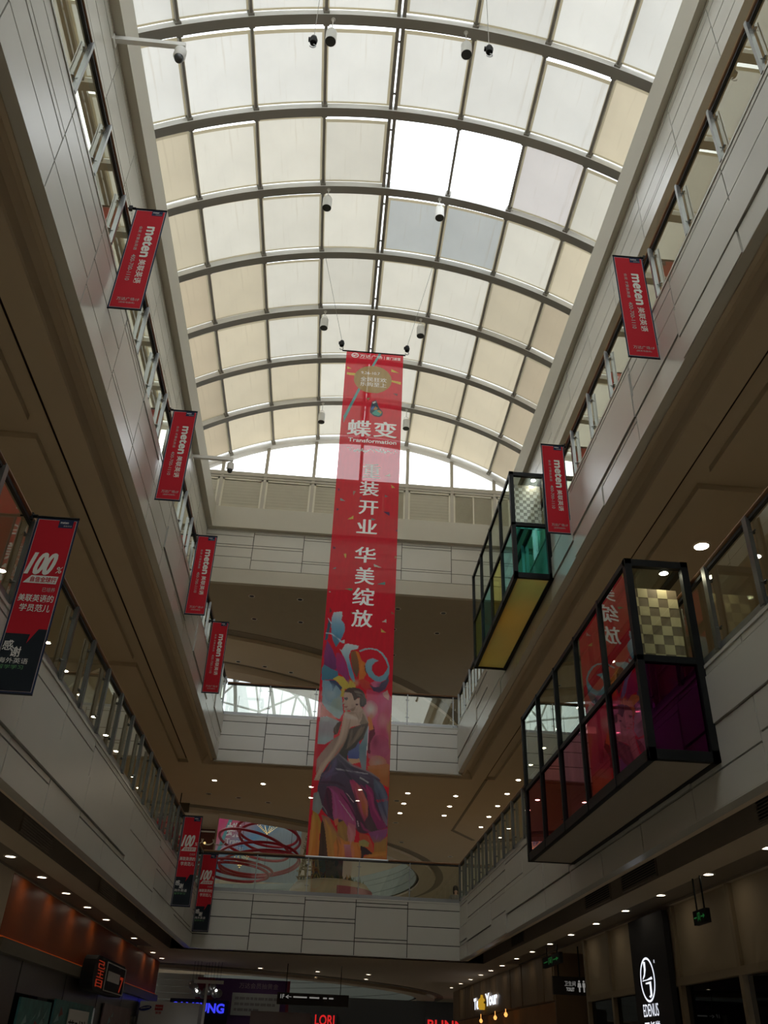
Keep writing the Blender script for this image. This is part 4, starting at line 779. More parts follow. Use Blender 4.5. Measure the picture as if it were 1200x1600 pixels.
# air grilles in the dark recess under the first gallery
def grille(x, y0, y1, out, label):
    t = thing('air_grille', (x, (y0 + y1) / 2, 3.96), label, 'air vent', 'air grilles in the recess under the gallery')
    m = MB(); d = out * .02
    m.box(x, x + d, y0, y1, 3.95, 3.97); m.box(x, x + d, y0, y1, 4.26, 4.28); m.box(x, x + d, y0, y0 + .03, 3.95, 4.28); m.box(x, x + d, y1 - .03, y1, 3.95, 4.28); m.build('frame', M_darkstrip, t)
    m = MB(); m.box(x + d * .1, x + d * .2, y0 + .03, y1 - .03, 3.97, 4.26); m.build('backing', M_gap, t)
    m = MB()
    for k in range(8): m.obox((x + out * .015, (y0 + y1) / 2, 3.985 + .036 * k), (.012, 0, .008), (0, (y1 - y0) / 2 - .02, 0), (.002, 0, -.003))
    m.build('slat', M_darkstrip, t)
for (y0, y1), w in zip(((8.2, 9.7), (13.0, 14.65), (15.25, 16.8), (22.0, 23.5)), ('nearest of the right side', 'right side, near the big glass box', 'right side, between the other vents', 'far end of the right side')):
    grille(4.94, y0, y1, -1, 'dark slatted air vent under the first gallery, ' + w)
for (y0, y1), w in zip(((12.3, 13.9), (17.5, 19.1), (21.5, 23.1)), ('nearest of the left side', 'middle of the left side', 'farthest of the left side')):
    grille(-4.05, y0, y1, 1, 'dark slatted air vent under the first gallery, ' + w)
# ================================================================== BALUSTRADES
def balustrade(p, q, zf, out, pitch, first, label, post_w=.045, mat_post=None, rail_in=0.0):
    """handrail, steel posts and glass panes from p to q (ground plan) above the gallery front; out = unit vector to the hall"""
    p = Vector((p[0], p[1], 0)); q = Vector((q[0], q[1], 0)); d = (q - p); L = d.length; d.normalize(); o = Vector((out[0], out[1], 0))
    t = thing('glass_balustrade', ((p.x + q.x) / 2, (p.y + q.y) / 2, zf), label, 'balustrade')
    at = lambda s, off, z: p + d * s + o * off + Vector((0, 0, zf + z))
    m = MB(); n = 10; prof = [(.034 * math.cos(2 * PI * k / n), .034 * math.sin(2 * PI * k / n)) for k in range(n)]
    vs = []; fs = []
    for s in (0, L): vs += [at(s, -.05 + a * 1.15, 1.07 + c) for a, c in prof]
    fs = [(k, (k + 1) % n, n + (k + 1) % n, n + k) for k in range(n)] + [tuple(range(n))[::-1], tuple(range(n, 2 * n))]
    m.add(vs, fs, 0, True); m.build('handrail', M_wood, t)
    m = MB(); m.obox(at(L / 2, -.05, 1.02), d * L / 2, o * .022, Z * .018); m.build('rail_channel', M_blackmatt, t)
    m = MB(); m.obox(at(L / 2, -.05, .05), d * L / 2, o * .03, Z * .05); m.build('shoe_channel', M_steel, t)
    s = first; S = []
    while s < L - .05:
        if s > .02: S.append(s)
        s += pitch
    pr = None
    for s in S:
        if pr is None:
            m = MB(); m.obox(at(s, -.012, .53), d * .012, o * .03, Z * .50); m.obox(at(s, .015, .53), d * post_w / 2, o * .006, Z * .50)
            for z in (.28, .86): m.tube([at(s, -.07, z), at(s, -.01, z)], .018, 8); m.tube([at(s - .06, -.05, z), at(s + .06, -.05, z)], .010, 6)
            base = at(s, 0, 0); m2 = MB(); m2.v = [tuple(Vector(v) - base + Vector(t['_at'])) for v in m.v]; m2.f, m2.m, m2.sm = m.f, m.m, m.sm
            pr = m2.build('post', mat_post or M_steel, t)
        else:
            c = pr.copy(); COL.objects.link(c); c.parent = t
            pr2 = c; pr2.location = at(s, 0, 0) - Vector(t['_at'])
    if pr: pr.location = at(S[0], 0, 0) - Vector(t['_at'])
    E = [0.0] + S + [L]
    for a, c in zip(E[:-1], E[1:]):
        g = MB(); w = (c - a) / 2 - .012
        g.poly([at((a + c) / 2 - w, -.06, .08), at((a + c) / 2 + w, -.06, .08), at((a + c) / 2 + w, -.06, 1.01), at((a + c) / 2 - w, -.06, 1.01)])
        g.build('glass_pane', M_gl_rail, t)
    return t
M_postd = pbr('dark_post_steel', (.12, .12, .11), .35, metal=.6, var=.05)
balustrade((XL, 1.5), (XL, YF + .05), 10.62, (1, 0), 1.073, .08, 'glass balustrade with wooden handrail on the left, top gallery')
balustrade((XR, 1.5), (XR, YF + .05), 10.64, (-1, 0), 1.085, .15, 'glass balustrade with wooden handrail on the right, top gallery')
balustrade((XL, 1.5), (XL, YF + .05), 5.385, (1, 0), 1.073, .35, 'glass balustrade with wooden handrail on the left, first gallery', .085, M_postd)
balustrade((XR, 1.5), (XR, YF + .05), 5.415, (-1, 0), 1.085, .30, 'glass balustrade with wooden handrail on the right, first gallery', .085, M_postd)
balustrade((XL, YF), (XR, YF), 10.595, (0, -1), 1.5, 1.4, 'glass balustrade across the far end, top gallery', .02)
balustrade((XL, YF), (XR, YF), 5.395, (0, -1), 1.5, 1.58, 'glass balustrade across the far end, first gallery', .02)

# ================================================================== DOWNLIGHTS
def lamp_proto(r, lit, glow=None):
    m = MB(); n = 20
    m.lathe([(r, 0), (r, -.012), (r + .025, -.012), (r + .028, 0)], (0, 0, 0), n, 0, cap=False)
    m.add([(r * math.cos(2 * PI * k / n), r * math.sin(2 * PI * k / n), -.004) for k in range(n)], [tuple(range(n))[::-1]], 1)
    o = m.build('downlight', [M_trim, (glow or M_lamp) if lit else M_lampdark]); o.location = (0, 0, -50); return o
P_LIT, P_BIG, P_OFF, P_LOW = lamp_proto(.075, True), lamp_proto(.12, True), lamp_proto(.09, False), lamp_proto(.075, True, M_lamp_low)
used = set()
def lamp(P, x, y, z, label, group):
    if P.name in used: o = P.copy(); COL.objects.link(o)
    else: o = P; used.add(P.name)
    o.location = (x, y, z); tag(o, label, 'ceiling light', group); return o
for i, y in enumerate([10.83, 12.71, 14.65, 16.47, 18.32, 20.22, 22.12, 23.99, 25.9]):
    lamp(P_LOW, 5.56, y, 3.958, 'lit downlight over the right ground floor shops, %s from the right edge' % ORD[i], 'downlights over the right shops')
for i, (x, y) in enumerate([(5.56, 27.9), (5.56, 29.7), (5.56, 31.5), (5.56, 33.6), (5.56, 35.8), (5.56, 38.2)]):
    lamp(P_LOW, x, y, 3.938, 'small lit downlight atop the wooden shop wall, %s going away' % ORD[i], 'downlights along the wooden wall')
for i, y in enumerate([14.26, 16.11, 17.87, 19.73, 21.7, 25.43]):
    lamp(P_LOW, -4.72, y, 3.958, 'lit downlight over the orange wall, %s from the left edge' % ORD[i], 'downlights over the orange wall')
for i, y in enumerate([29.1, 31.0]):
    lamp(P_LOW, -4.77, y, 3.938, 'small lit downlight at the far end of the orange wall, %s one' % ('nearer', 'farther')[i], 'downlights over the orange wall')
for i, (x, y) in enumerate([(2.83, 29.5), (2.83, 30.93), (2.83, 32.37), (4.47, 29.5), (4.47, 30.95), (4.47, 32.36)]):
    lamp(P_LIT, x, y, 9.138, 'lit ceiling downlight right of the tall banner foot, %s column, %s going away' % (('left', 'right')[i // 3], ORD[i % 3]), 'downlights beyond the tall banner')
for i, (x, y) in enumerate([(6.12, 12.19), (6.12, 13.9), (6.12, 15.6), (6.12, 17.3), (6.12, 20.3), (6.12, 22.0), (6.12, 23.7), (6.12, 25.4), (6.12, 27.1), (6.11, 28.84), (6.11, 30.53), (6.1, 32.16), (6.1, 33.87)]):
    lamp(P_BIG if i == 0 else P_LIT, x, y, 9.138, 'lit downlight above the right first gallery, %s going away from the big glass box' % ORD[i], 'downlights above the right first gallery')
for i, (x, y) in enumerate([(7.18, 12.4), (7.18, 33.86), (7.18, 35.5)]):
    lamp(P_LIT, x, y, 9.138, 'lit downlight seen through the right first gallery glass, deeper row, %s' % ('nearest', 'middle one', 'farthest')[i], 'downlights above the right first gallery, deeper row')
for i, y in enumerate([9.9, 11.6, 13.2, 14.9, 16.6, 18.3, 20.0, 21.64, 23.35, 24.97, 26.54]):
    lamp(P_LIT, -6.45, y, 9.138, 'lit downlight seen through the left first gallery glass, %s going away' % ORD[i], 'downlights above the left first gallery')
for i, (x, y) in enumerate([(-3.69, 29.28), (-2.07, 29.36), (-.45, 29.39), (-.45, 30.86), (1.19, 29.4), (1.19, 30.9)]):
    lamp(P_LIT, x, y, 9.138, 'lit downlight in the far first gallery ceiling, %s' % ('left above the nearer hanging banner', 'above the red hoops', 'at the banner edge, nearer one', 'at the banner edge, farther one', 'behind the dancer skirt, upper one', 'behind the dancer skirt, lower one')[i], 'downlights at the far end')
for i, (x, y) in enumerate([(-4.06, 31.11), (-3.03, 31.45), (-2.0, 31.9), (2.55, 30.6), (2.81, 33.95), (3.35, 37.26), (5.78, 39.9)]):
    lamp(P_OFF, x, y, 9.138 if i != 5 else 9.1, 'dark unlit fixture in the first gallery ceiling, %s from the left' % ORD[i], 'unlit fixtures, first gallery')
for i, (x, y) in enumerate([(-3.14, 28.07), (-1.39, 28.08), (-3.15, 30.0), (-1.38, 30.02), (-4.0, 33.97), (-2.9, 34.33), (-1.8, 34.8), (2.2, 28.3), (3.9, 28.4), (2.2, 30.1), (3.9, 30.2), (2.4, 32.6)]):
    lamp(P_OFF, x, y, 15.448 if i not in (4, 5, 6) else 15.278, 'dark unlit fixture under the far beam, %s of the tall banner, %s' % (('left', 'right')[i > 6], ['nearest row, left', 'nearest row, right', 'middle row, left', 'middle row, right', 'last row, left', 'last row, middle', 'last row, right', 'nearest row, left', 'nearest row, right', 'middle row, left', 'middle row, right', 'last row'][i]), 'unlit fixtures under the far beam')
for i, (x, y) in enumerate([(.21, 33.37), (1.98, 33.56), (-1.74, 33.05), (.14, 35.66), (2.03, 35.8)]):
    lamp(P_LOW, x, y, 3.938, 'small lit downlight in the ground floor ceiling at the far end, %s' % ('nearer row, middle', 'nearer row, right', 'nearer row, left', 'farther row, left', 'farther row, right')[i], 'downlights in the far ground floor ceiling')
# cylinder spotlights hung from the roof ribs
def spot(x, y, z, label):
    t = thing('pendant_spotlight', (x, y, z), label, 'spotlight', 'cylinder spotlights under the roof')
    m = MB(); m.lathe([(.115, 0), (.125, 0), (.125, .36), (.10, .385), (.02, .39)], (x, y, z), 24); m.build('housing', M_white, t)
    m = MB(); m.lathe([(.10, -.006), (.119, -.004), (.119, .02)], (x, y, z), 24); m.build('lens', M_lampdark, t)
    zr = VZ + math.sqrt(VR ** 2 - (x - VX) ** 2)
    m = MB(); m.tube([(x - .09, y, z + .37), (x - .09, y, z + .46), (x - .05, y, z + .52), (x, y, z + .54), (x + .05, y, z + .52), (x + .09, y, z + .46), (x + .09, y, z + .37)], .008, 6)
    m.tube([(x, y, z + .53), (x, y, zr + .01)], .012, 6); m.lathe([(.05, 0), (.05, .03)], (x, y, zr - .02), 12); m.build('bracket', M_white, t)
for y, z, w in ((10.64, 20.8, 'topmost rib in view'), (15.258, 20.95, 'rib below the open roof bays'), (19.876, 21.0, 'rib just above the tall banner'), (24.494, 20.85, 'rib beside the banner top')):
    for x, sd in ((-1.09, 'left'), (2.0, 'right')): spot(x, y, z, 'white cylinder spotlight on the %s, %s of the ridge' % (w, sd))
# hoists
def hoist(name, x, y, z, top, label, cat='hoist'):
    t = thing(name, (x, y, z), label, cat, 'black hoists on wires')
    m = MB(); m.lathe([(.015, 0), (.06, .03), (.075, .12), (.055, .2), (.02, .23)], (x, y, z), 12); m.box(x - .09, x + .03, y - .03, y + .03, z + .1, z + .16); m.build('body', M_black, t)
    m = MB(); m.tube([(x + .05 * math.cos(a), y, z - .06 + .05 * math.sin(a)) for a in [1.4 - i * .55 for i in range(9)]], .011, 6); m.build('hook', M_steel, t)
    m = MB(); m.tube([(x, y, z + .2), top], .006, 5); m.build('wire', M_ribdark, t)
    return t
hoist('wire_hoist', -1.15, 8.331, 16.5, (-1.15, 8.331, 21.72), 'black hoist on a thin wire left of the ridge near the topmost rib')
hoist('wire_hoist', 1.98, 8.331, 16.75, (1.98, 8.331, 21.72), 'black hoist on a thin wire right of the ridge near the topmost rib')
hoist('wire_hoist', -.42, 17.567, 18.1, (-1.14, 17.567, 21.72), 'black hoist holding the top left corner of the tall banner')
hoist('wire_hoist', 1.40, 17.567, 18.1, (2.12, 17.567, 21.72), 'black hoist holding the top right corner of the tall banner')
# surveillance cameras
def cctv(y, z, x1, label):
    t = thing('security_camera', (-4.95, y, z), label, 'camera', 'dome cameras on white arms')
    m = MB(); m.bar((-4.94, y, z), (x1, y, z), .09, .11); m.box(-4.945, -4.92, y - .1, y + .1, z - .14, z + .02); m.build('arm', M_white, t)
    m = MB(); m.lathe([(.03, -.05), (.03, -.17), (.11, -.17), (.115, -.36), (.09, -.40)], (x1 + -.06, y, z), 16); m.build('housing', M_white, t)
    m = MB(); m.lathe([(.0905, -.39), (.088, -.43), (.065, -.485), (.03, -.51)], (x1 - .06, y, z), 16); m.build('dome', M_lampdark, t)
    m = MB(); m.tube([(x1 - .06, y + .02, z - .05), (x1, y + .06, z - .12), (x1 - .02, y + .03, z - .2)], .018, 6); m.build('cable', M_black, t)
cctv(9.15, 17.47, -3.62, 'white dome camera on a wall arm, top left of the photo')
cctv(22.4, 17.42, -3.66, 'white dome camera on a wall arm near the far end of the left wall')

# ================================================================== SMALL BANNERS
M_red = print_cloth('red_print_cloth', (.46, .010, .020), .0, .12)
M_navy = print_cloth('navy_print_cloth', (.012, .02, .055), .0, .05)
M_inkw = pbr('pale_grey_ink', (.62, .60, .54), .6, var=.04)
M_inkd = pbr('dim_white_ink', (.34, .30, .28), .6, var=0)
M_inkg = pbr('green_ink', (.08, .25, .08), .6, var=0)
M_black2 = print_cloth('black_print_cloth', (.010, .014, .018), .0, .05)
BW, BH = .45, 2.0
def small_banner(kind, s, y, ztop, wall, label):
    """s = side the pole comes from (-1 left, +1 right)"""
    t = thing('hanging_banner', (wall, y, ztop), label, 'banner', 'red %s banners' % kind)
    x0 = wall + .05 if s < 0 else wall - .05 - BW + .04
    z0 = ztop - BH
    m = MB(); xe = x0 + BW if s < 0 else x0
    m.tube([(wall - s * -.12 if False else wall + s * .14, y, ztop + .012), (xe, y, ztop + .012)], .011, 8); m.build('pole', M_black, t)
    m = MB(); m.tube([(x0, y, z0 - .005), (x0 + BW, y, z0 - .005)], .009, 8); m.build('bottom_rod', M_black, t)
    m = MB(); P = lambda u, v, k=1: (x0 + u, y - .0015 * k, z0 + v)
    def quad(u0, v0, u1, v1, mi, k): m.poly([P(u0, v0, k), P(u1, v0, k), P(u1, v1, k), P(u0, v1, k)], mi)
    quad(0, 0, BW, BH, 1, 0)
    e = .018
    quad(e, e, BW - e, BH - e, 3, 1); e = .024
    quad(e, e, BW - e, BH - e, 0, 2)
    quad(.245, BH - .115, .40, BH - .012, 1, 3)
    T = lambda s_, u, v, w, h, mi, bold=.0, k=4: m.text(s_, P(u, v, k), X, Z, w, h, mi, bold)
    def TV(s_, u, vtop, length, width, mi, bold=0.0, k=4):   # lettering that runs downwards, tops to the right
        m.text(s_, P(u, vtop, k), -Z, X, length, width, mi, bold)
    T('meten', .262, BH - .062, .085, .026, 2, .01); T('美联英语', .30, BH - .10, .09, .02, 3)
    if kind == 'meten':
        TV('meten', .235, BH - .36, .63, .125, 2, .014); TV('meten', .240, BH - .364, .63, .125, 2, .014, 5); TV('meten', .231, BH - .357, .63, .125, 2, .014, 6)
        TV('美联英语', .245, BH - 1.04, .47, .098, 2, .01)
        TV('会说 才算会英语', .125, BH - .36, .50, .045, 3, .005)
        TV('400-700-1110', .125, BH - .95, .52, .058, 3, .005)
        T('万达广场1F', .09, .150, .30, .060, 3, .005); T('(国美电器旁)', .13, .095, .21, .035, 3)
    else:
        q = .625
        m.poly([P(e, e, 3), P(BW - e, e, 3), P(BW - e, q + .06, 3), P(.34, q + .06, 3), P(.255, q - .10, 3), P(.27, q, 3), P(e, q, 3)], 4)
        [m.text('100', P(.035 + e_, BH - .70, 5 + e_), X, (Z * .97 + X * .22), .255, .275, 2, .012) for e_ in (-.008, 0, .008)]
        m.text('%', P(.345, BH - .67, 5), X, (Z + X * .2), .06, .075, 2, .0)
        m.poly([P(.045, BH - .80, 4), P(.385, BH - .80, 4), P(.395, BH - .71, 4), P(.115, BH - .71, 4)], 2)
        T('自信全球行', .115, BH - .788, .265, .066, 0, .015, 6)
        T('已培养', .265, BH - .895, .13, .052, 3, .0)
        T('美联英语的', .045, BH - 1.015, .36, .085, 2, .01); T('学员范儿', .085, BH - 1.125, .31, .085, 2, .01)
        T('感', .035, .44, .10, .11, 2, .01, 5); T('谢', .125, .375, .10, .11, 2, .01, 5)
        T('海外英语', .03, .305, .29, .058, 2, .0, 5); T('留学学习', .04, .245, .25, .045, 5, .0, 5)
    m.build('cloth', [M_red, M_navy, M_inkw, M_inkd, M_black2, M_inkg], t)
    m = MB(); m.box(wall + s * .0, wall + s * .05, y - .02, y + .02, ztop - .03, ztop + .05)
    m.tube([(wall - s * .0, y, ztop + .012), (wall - s * .05, y, ztop + .012)], .02, 8); m.build('clamp', M_black, t)
for y, z, w in ((8.40, 11.85, 'nearest of four on the left'), (12.82, 11.68, 'second of four on the left'), (17.29, 11.59, 'third of four on the left'), (21.36, 11.30, 'farthest of four on the left')):
    small_banner('meten', -1, y, z, XL, 'narrow red banner with sideways white letters, ' + w)
for y, z, w in ((8.40, 11.74, 'higher one on the right'), (13.02, 11.70, 'beside the upper glass box')):
    small_banner('meten', 1, y, z, XR, 'narrow red banner with sideways white letters, ' + w)
for y, z, w in ((8.21, 6.43, 'large at the left edge of the photo'), (21.80, 6.32, 'left of the pair at the far left corner'), (26.22, 6.27, 'right of the pair at the far left corner')):
    small_banner('100%', -1, y, z, XL, 'red and black banner with white 100%, ' + w)

# ================================================================== TALL BANNER
BX, BZ, BY, TW, TH = -.27, 17.95, 17.567, 1.57, 13.17
M_art = print_cloth('printed_mesh_banner_cloth', (1, 1, 1), .0, .33, attr='print')
M_bwhite = print_cloth('white_banner_lettering', (.98, .97, .96), .0, .0)
tb = thing('tall_banner', (BX + TW / 2, BY, BZ), 'tall red vertical banner with white characters and a dancer in a dark dress', 'banner')
m = MB(); n = 40
def bp(u, v, k=0): return (BX + u, BY - .0012 * k + .012 * math.sin(v * 2.1 + u) * 0.0, BZ - v)
# the print: every shape of the design is laid down in order on a fine grid of the cloth
import numpy as np
NU, NV = 132, 1098
gu, gv = np.meshgrid(np.linspace(0, TW, NU), np.linspace(0, TH, NV))
RGB = np.empty((NV, NU, 3)); RGB[:] = (.78, .014, .042); ALP = np.full((NV, NU), .90)
for cl, pts, flag in ART:
    q = np.array(pts, float).reshape(-1, 2); cl = np.array(cl, float); pad = .0
    if flag == 3:
        C_ = q[1::3]; wd_ = np.hypot(*(q[0::3] - C_).T).max(); pad = wd_
    i0, i1 = np.searchsorted(gv[:, 0], (q[:, 1].min() - pad, q[:, 1].max() + pad)); j0, j1 = np.searchsorted(gu[0], (q[:, 0].min() - pad, q[:, 0].max() + pad))
    if i1 <= i0 or j1 <= j0: continue
    sl = (slice(i0, i1), slice(j0, j1)); u, v = gu[sl], gv[sl]
    if flag == 3:
        best = np.full(u.shape, 9.0); n_ = len(C_) - 1
        for k in range(n_):
            d = C_[k + 1] - C_[k]; t = np.clip(((u - C_[k][0]) * d[0] + (v - C_[k][1]) * d[1]) / max(d @ d, 1e-9), 0, 1)
            taper = np.minimum(1, .35 + 1.5 * np.minimum(k + t, n_ - k - t) / max(n_, 1) * 2)
            best = np.minimum(best, np.hypot(u - C_[k][0] - t * d[0], v - C_[k][1] - t * d[1]) / (wd_ * taper))
        al = .85 * np.clip(1 - best, 0, 1) ** .8; col = np.broadcast_to(cl[0], u.shape + (3,))
    elif flag in (1, 2):
        c = q[0]; r = np.hypot((u - c[0]) / max(abs(q[1:, 0] - c[0]).max(), 1e-3), (v - c[1]) / max(abs(q[1:, 1] - c[1]).max(), 1e-3))
        if flag == 1: al = (r <= 1).astype(float); t = np.clip(r, 0, 1)[..., None]; col = cl[0] * (1 - t) + cl[1] * t
        else: t = np.clip(1 - r, 0, 1); al = .8 * t * t * (3 - 2 * t); col = np.broadcast_to(cl[0], u.shape + (3,))
    else:
        ins = np.zeros(u.shape, bool)
        for (xa, ya), (xb, yb) in zip(q, np.roll(q, -1, 0)):
            if ya == yb: continue
            ins ^= ((ya > v) != (yb > v)) & (u < (xb - xa) * (v - ya) / (yb - ya) + xa)
        al = ins.astype(float); t = np.clip((v - q[:, 1].min()) / max(np.ptp(q[:, 1]), 1e-6), 0, 1) * (len(cl) - 1)
        lo = np.minimum(t.astype(int), max(len(cl) - 2, 0)); f = (t - lo)[..., None]; col = cl[lo] * (1 - f) + cl[np.minimum(lo + 1, len(cl) - 1)] * f
    RGB[sl] = RGB[sl] * (1 - al[..., None]) + col * al[..., None]; ALP[sl] = np.maximum(ALP[sl], .90 + .05 * al)
m.add([bp(u, v) for u, v in zip(gu.ravel(), gv.ravel())], [(i * NU + j, i * NU + j + 1, (i + 1) * NU + j + 1, (i + 1) * NU + j) for i in range(NV - 1) for j in range(NU - 1)], 0)
nprint = len(m.v)
def TB(s, u0, v0, u1, v1, bold=.02, k=2):
    w = (u1 - u0) * (bold / .03) * .022
    for i, (a, c) in enumerate(((0, 0), (-.9, .3), (.9, -.3)) if bold > .015 else ((0, 0),)):
        m.text(s, bp(u0 + a * w, v1 + c * w, k + i * .3), X, Z, u1 - u0, v1 - v0, 1, .004)
TB('万达广场', .37, .08, .99, .195, .01); TB('WANDA PLAZA', .37, .212, .72, .235, .005); TB('厦门湖里', 1.10, .10, 1.50, .205, .0); m.poly([bp(1.045, .215, 2), bp(1.053, .215, 2), bp(1.053, .09, 2), bp(1.045, .09, 2)], 1)
for r0, r1, a0, a1 in ((.075, .10, 0, 2 * PI),):
    for i in range(24):
        a, c = a0 + (a1 - a0) * i / 24, a0 + (a1 - a0) * (i + 1) / 24
        m.poly([bp(.24 + r0 * math.cos(a), .13 - r0 * .85 * math.sin(a), 2), bp(.24 + r1 * math.cos(a), .13 - r1 * .85 * math.sin(a), 2), bp(.24 + r1 * math.cos(c), .13 - r1 * .85 * math.sin(c), 2), bp(.24 + r0 * math.cos(c), .13 - r0 * .85 * math.sin(c), 2)], 1)
m.poly([bp(.175, .15, 2), bp(.20, .105, 2), bp(.235, .14, 2), bp(.26, .09, 2), bp(.305, .15, 2), bp(.26, .125, 2), bp(.235, .175, 2)], 1)
TB('9.26-10.7', .44, .69, .95, .785, .005); TB('全民狂欢', .43, .885, 1.14, 1.035, .01); TB('乐购至上', .43, 1.06, 1.14, 1.21, .01)
TB('蝶', .19, 2.385, .785, 2.905, .035); TB('变', .87, 2.38, 1.458, 2.89, .035); m.text('Transformation', bp(.22, 3.10, 2), X, Z, 1.245, .13, 1, .018)
for ch, (u0, v0, u1, v1) in zip('重装开业华美绽放', ((.655, 3.755, 1.083, 4.188), (.60, 4.299, 1.067, 4.728), (.61, 4.878, 1.071, 5.274), (.586, 5.422, 1.066, 5.816), (.586, 6.194, 1.068, 6.612), (.616, 6.738, 1.062, 7.185), (.594, 7.283, 1.082, 7.728), (.603, 7.844, 1.06, 8.268))): TB(ch, u0, v0, u1, v1, .03)
o = m.build('cloth', [M_art, M_bwhite], tb)
at_ = o.data.color_attributes.new('print', 'FLOAT_COLOR', 'POINT')
buf = np.ones((len(m.v), 4), np.float32); buf[:nprint, :3] = RGB.reshape(-1, 3); buf[:nprint, 3] = ALP.ravel(); at_.data.foreach_set('color', buf.ravel())
m = MB(); m.tube([(BX - .12, BY, BZ + .01), (BX + TW + .06, BY, BZ + .01)], .02, 8); m.build('top_rod', M_black, tb)
m = MB(); m.tube([(BX - .01, BY, BZ - TH), (BX + TW + .03, BY, BZ - TH)], .022, 8); m.build('bottom_rod', M_steel, tb)

# ================================================================== GLASS BOXES
def pod(x0, x1, y0, y1, z0, z1, zm, nb, cols_low, end_low, clear, floor_mat, sq_a, sq_b, label, ncol):
    t = thing('glass_box', ((x0 + x1) / 2, (y0 + y1) / 2, z0), label, 'glass display box', 'black framed glass boxes on the right')
    f = .085; m = MB()
    for y in (y0, y1):
        for x in (x0, x1): m.box(x, x + (f if x == x0 else -f), y, y + (f if y == y0 else -f), z0, z1)
        for z, h in ((z0, .11), (zm - .04, .08), (z1 - .09, .09)): m.box(x0, x1, y + (.01 if y == y0 else -.08), y + (.08 if y == y0 else -.01), z, z + h)
    for x in (x0,):
        for z, h in ((z0, .12), (zm - .03, .06), (z1 - .07, .07)): m.box(x + .005, x + .08, y0, y1, z, z + h)
    m.box(x1 - .08, x1, y0, y1, z0, z0 + .12); m.box(x1 - .08, x1, y0, y1, z1 - .07, z1)
    m.build('frame', M_black, t)
    p = (y1 - y0) / nb
    for k in range(1, nb):
        m = MB(); m.box(x0 - .005, x0 + .06, y0 + k * p - .025, y0 + k * p + .025, z0, z1); m.build('mullion', M_black, t)
    for k in range(nb):
        ya, yb = y0 + k * p + .03, y0 + (k + 1) * p - .03; x = x0 + .03
        m = MB(); m.poly([(x, ya, zm + .03), (x, ya, z1 - .07), (x, yb, z1 - .07), (x, yb, zm + .03)]); m.build('upper_pane', clear, t)
        m = MB(); m.poly([(x, ya, z0 + .12), (x, ya, zm - .03), (x, yb, zm - .03), (x, yb, z0 + .12)]); tag(m.build('tinted_pane', cols_low[k], t))
    for y, s in ((y0, 1), (y1, -1)):
        yy = y + s * .04
        m = MB(); m.poly([(x0 + f, yy, zm + .04), (x1 - f, yy, zm + .04), (x1 - f, yy, z1 - .09), (x0 + f, yy, z1 - .09)]); m.build('end_pane', clear, t)
        m = MB(); m.poly([(x0 + f, yy, z0 + .11), (x1 - f, yy, z0 + .11), (x1 - f, yy, zm - .04), (x0 + f, yy, zm - .04)]); m.build('tinted_end_pane', end_low, t)
    # checkered board behind the upper end pane
    m = MB(); s_ = (x1 - x0 - 2 * f) / ncol; nr = int((z1 - zm - .20) / s_); yb = y0 + .24
    m.box(x0 + f, x1 - f, yb + .001, yb + .03, zm + .04, zm + .04 + nr * s_, 1)
    for i in range(ncol):
        for j in range(nr):
            if (i + j) % 2 == 0: m.box(x0 + f + i * s_, x0 + f + (i + 1) * s_, yb - .002, yb + .002, zm + .04 + j * s_, zm + .04 + (j + 1) * s_, 0)
    m.build('checkered_board', [sq_a, sq_b], t)
    m = MB()
    for xx in (x1 - .24,): m.lathe([(.055, -.03), (.06, 0)], (xx, y0 + .15, z1 - .06), 16, 0); m.add([(xx + .05 * math.cos(2 * PI * k / 16), y0 + .15 + .05 * math.sin(2 * PI * k / 16), z1 - .092) for k in range(16)], [tuple(range(16))[::-1]], 1)
    m.build('box_lamp', [M_black, M_boxlamp], t)
    m = MB()
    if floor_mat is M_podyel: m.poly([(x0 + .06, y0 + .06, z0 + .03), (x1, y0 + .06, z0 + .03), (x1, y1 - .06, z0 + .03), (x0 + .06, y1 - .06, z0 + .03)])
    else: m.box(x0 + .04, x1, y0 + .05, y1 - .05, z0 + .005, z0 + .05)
    m.build('floor_panel', floor_mat, t)
    m = MB(); m.poly([(x0 + .08, y0 + .08, z1 - .02), (x1 - .07, y0 + .08, z1 - .02), (x1 - .07, y1 - .08, z1 - .02), (x0 + .08, y1 - .08, z1 - .02)]); m.build('roof_pane', clear, t)
    return t
def tint(name, c, g=1.7, f=.05): return glass(name, c, g, f, refl=tuple(.25 + .65 * (q / max(c)) for q in c))
G_pur = tint('purple_glass', (.20, .014, .18), .8, .0); G_red = tint('red_glass', (.40, .06, .07)); G_pink = tint('rose_glass', (.46, .05, .17)); G_mar = tint('maroon_glass', (.30, .07, .13))
G_teal = tint('teal_glass', (.12, .78, .74), 1.7, .05); G_green = tint('green_glass', (.45, .62, .18)); G_yel = tint('yellow_green_glass', (.66, .68, .14)); G_blue = tint('blue_green_glass', (.18, .58, .60))
M_cream = pbr('cream_square', (.80, .68, .40), .6, var=.05); M_brown = pbr('brown_square', (.28, .21, .13), .6, var=.05)
M_lgrey = pbr('light_mirror_square', (.85, .85, .82), .3, metal=.7, var=.08); M_dgrey = pbr('grey_square', (.42, .41, .37), .4, var=.08)
M_boxlamp = emit('box_lamp_lens', (1.0, .9, .7), 110.0)
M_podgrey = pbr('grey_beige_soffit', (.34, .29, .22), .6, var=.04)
M_podyel = fabric('amber_translucent_panel', (1.0, .56, .17), .60, (.95, .48, .12))
pod(3.38, 4.15, 8.71, 14.55, 4.33, 6.74, 5.47, 5, [G_pink, G_red, G_mar, G_red, G_mar], G_pur, M_gl_pod, M_podgrey, M_cream, M_brown, 'large black framed glass box with purple and red lower panes', 5)
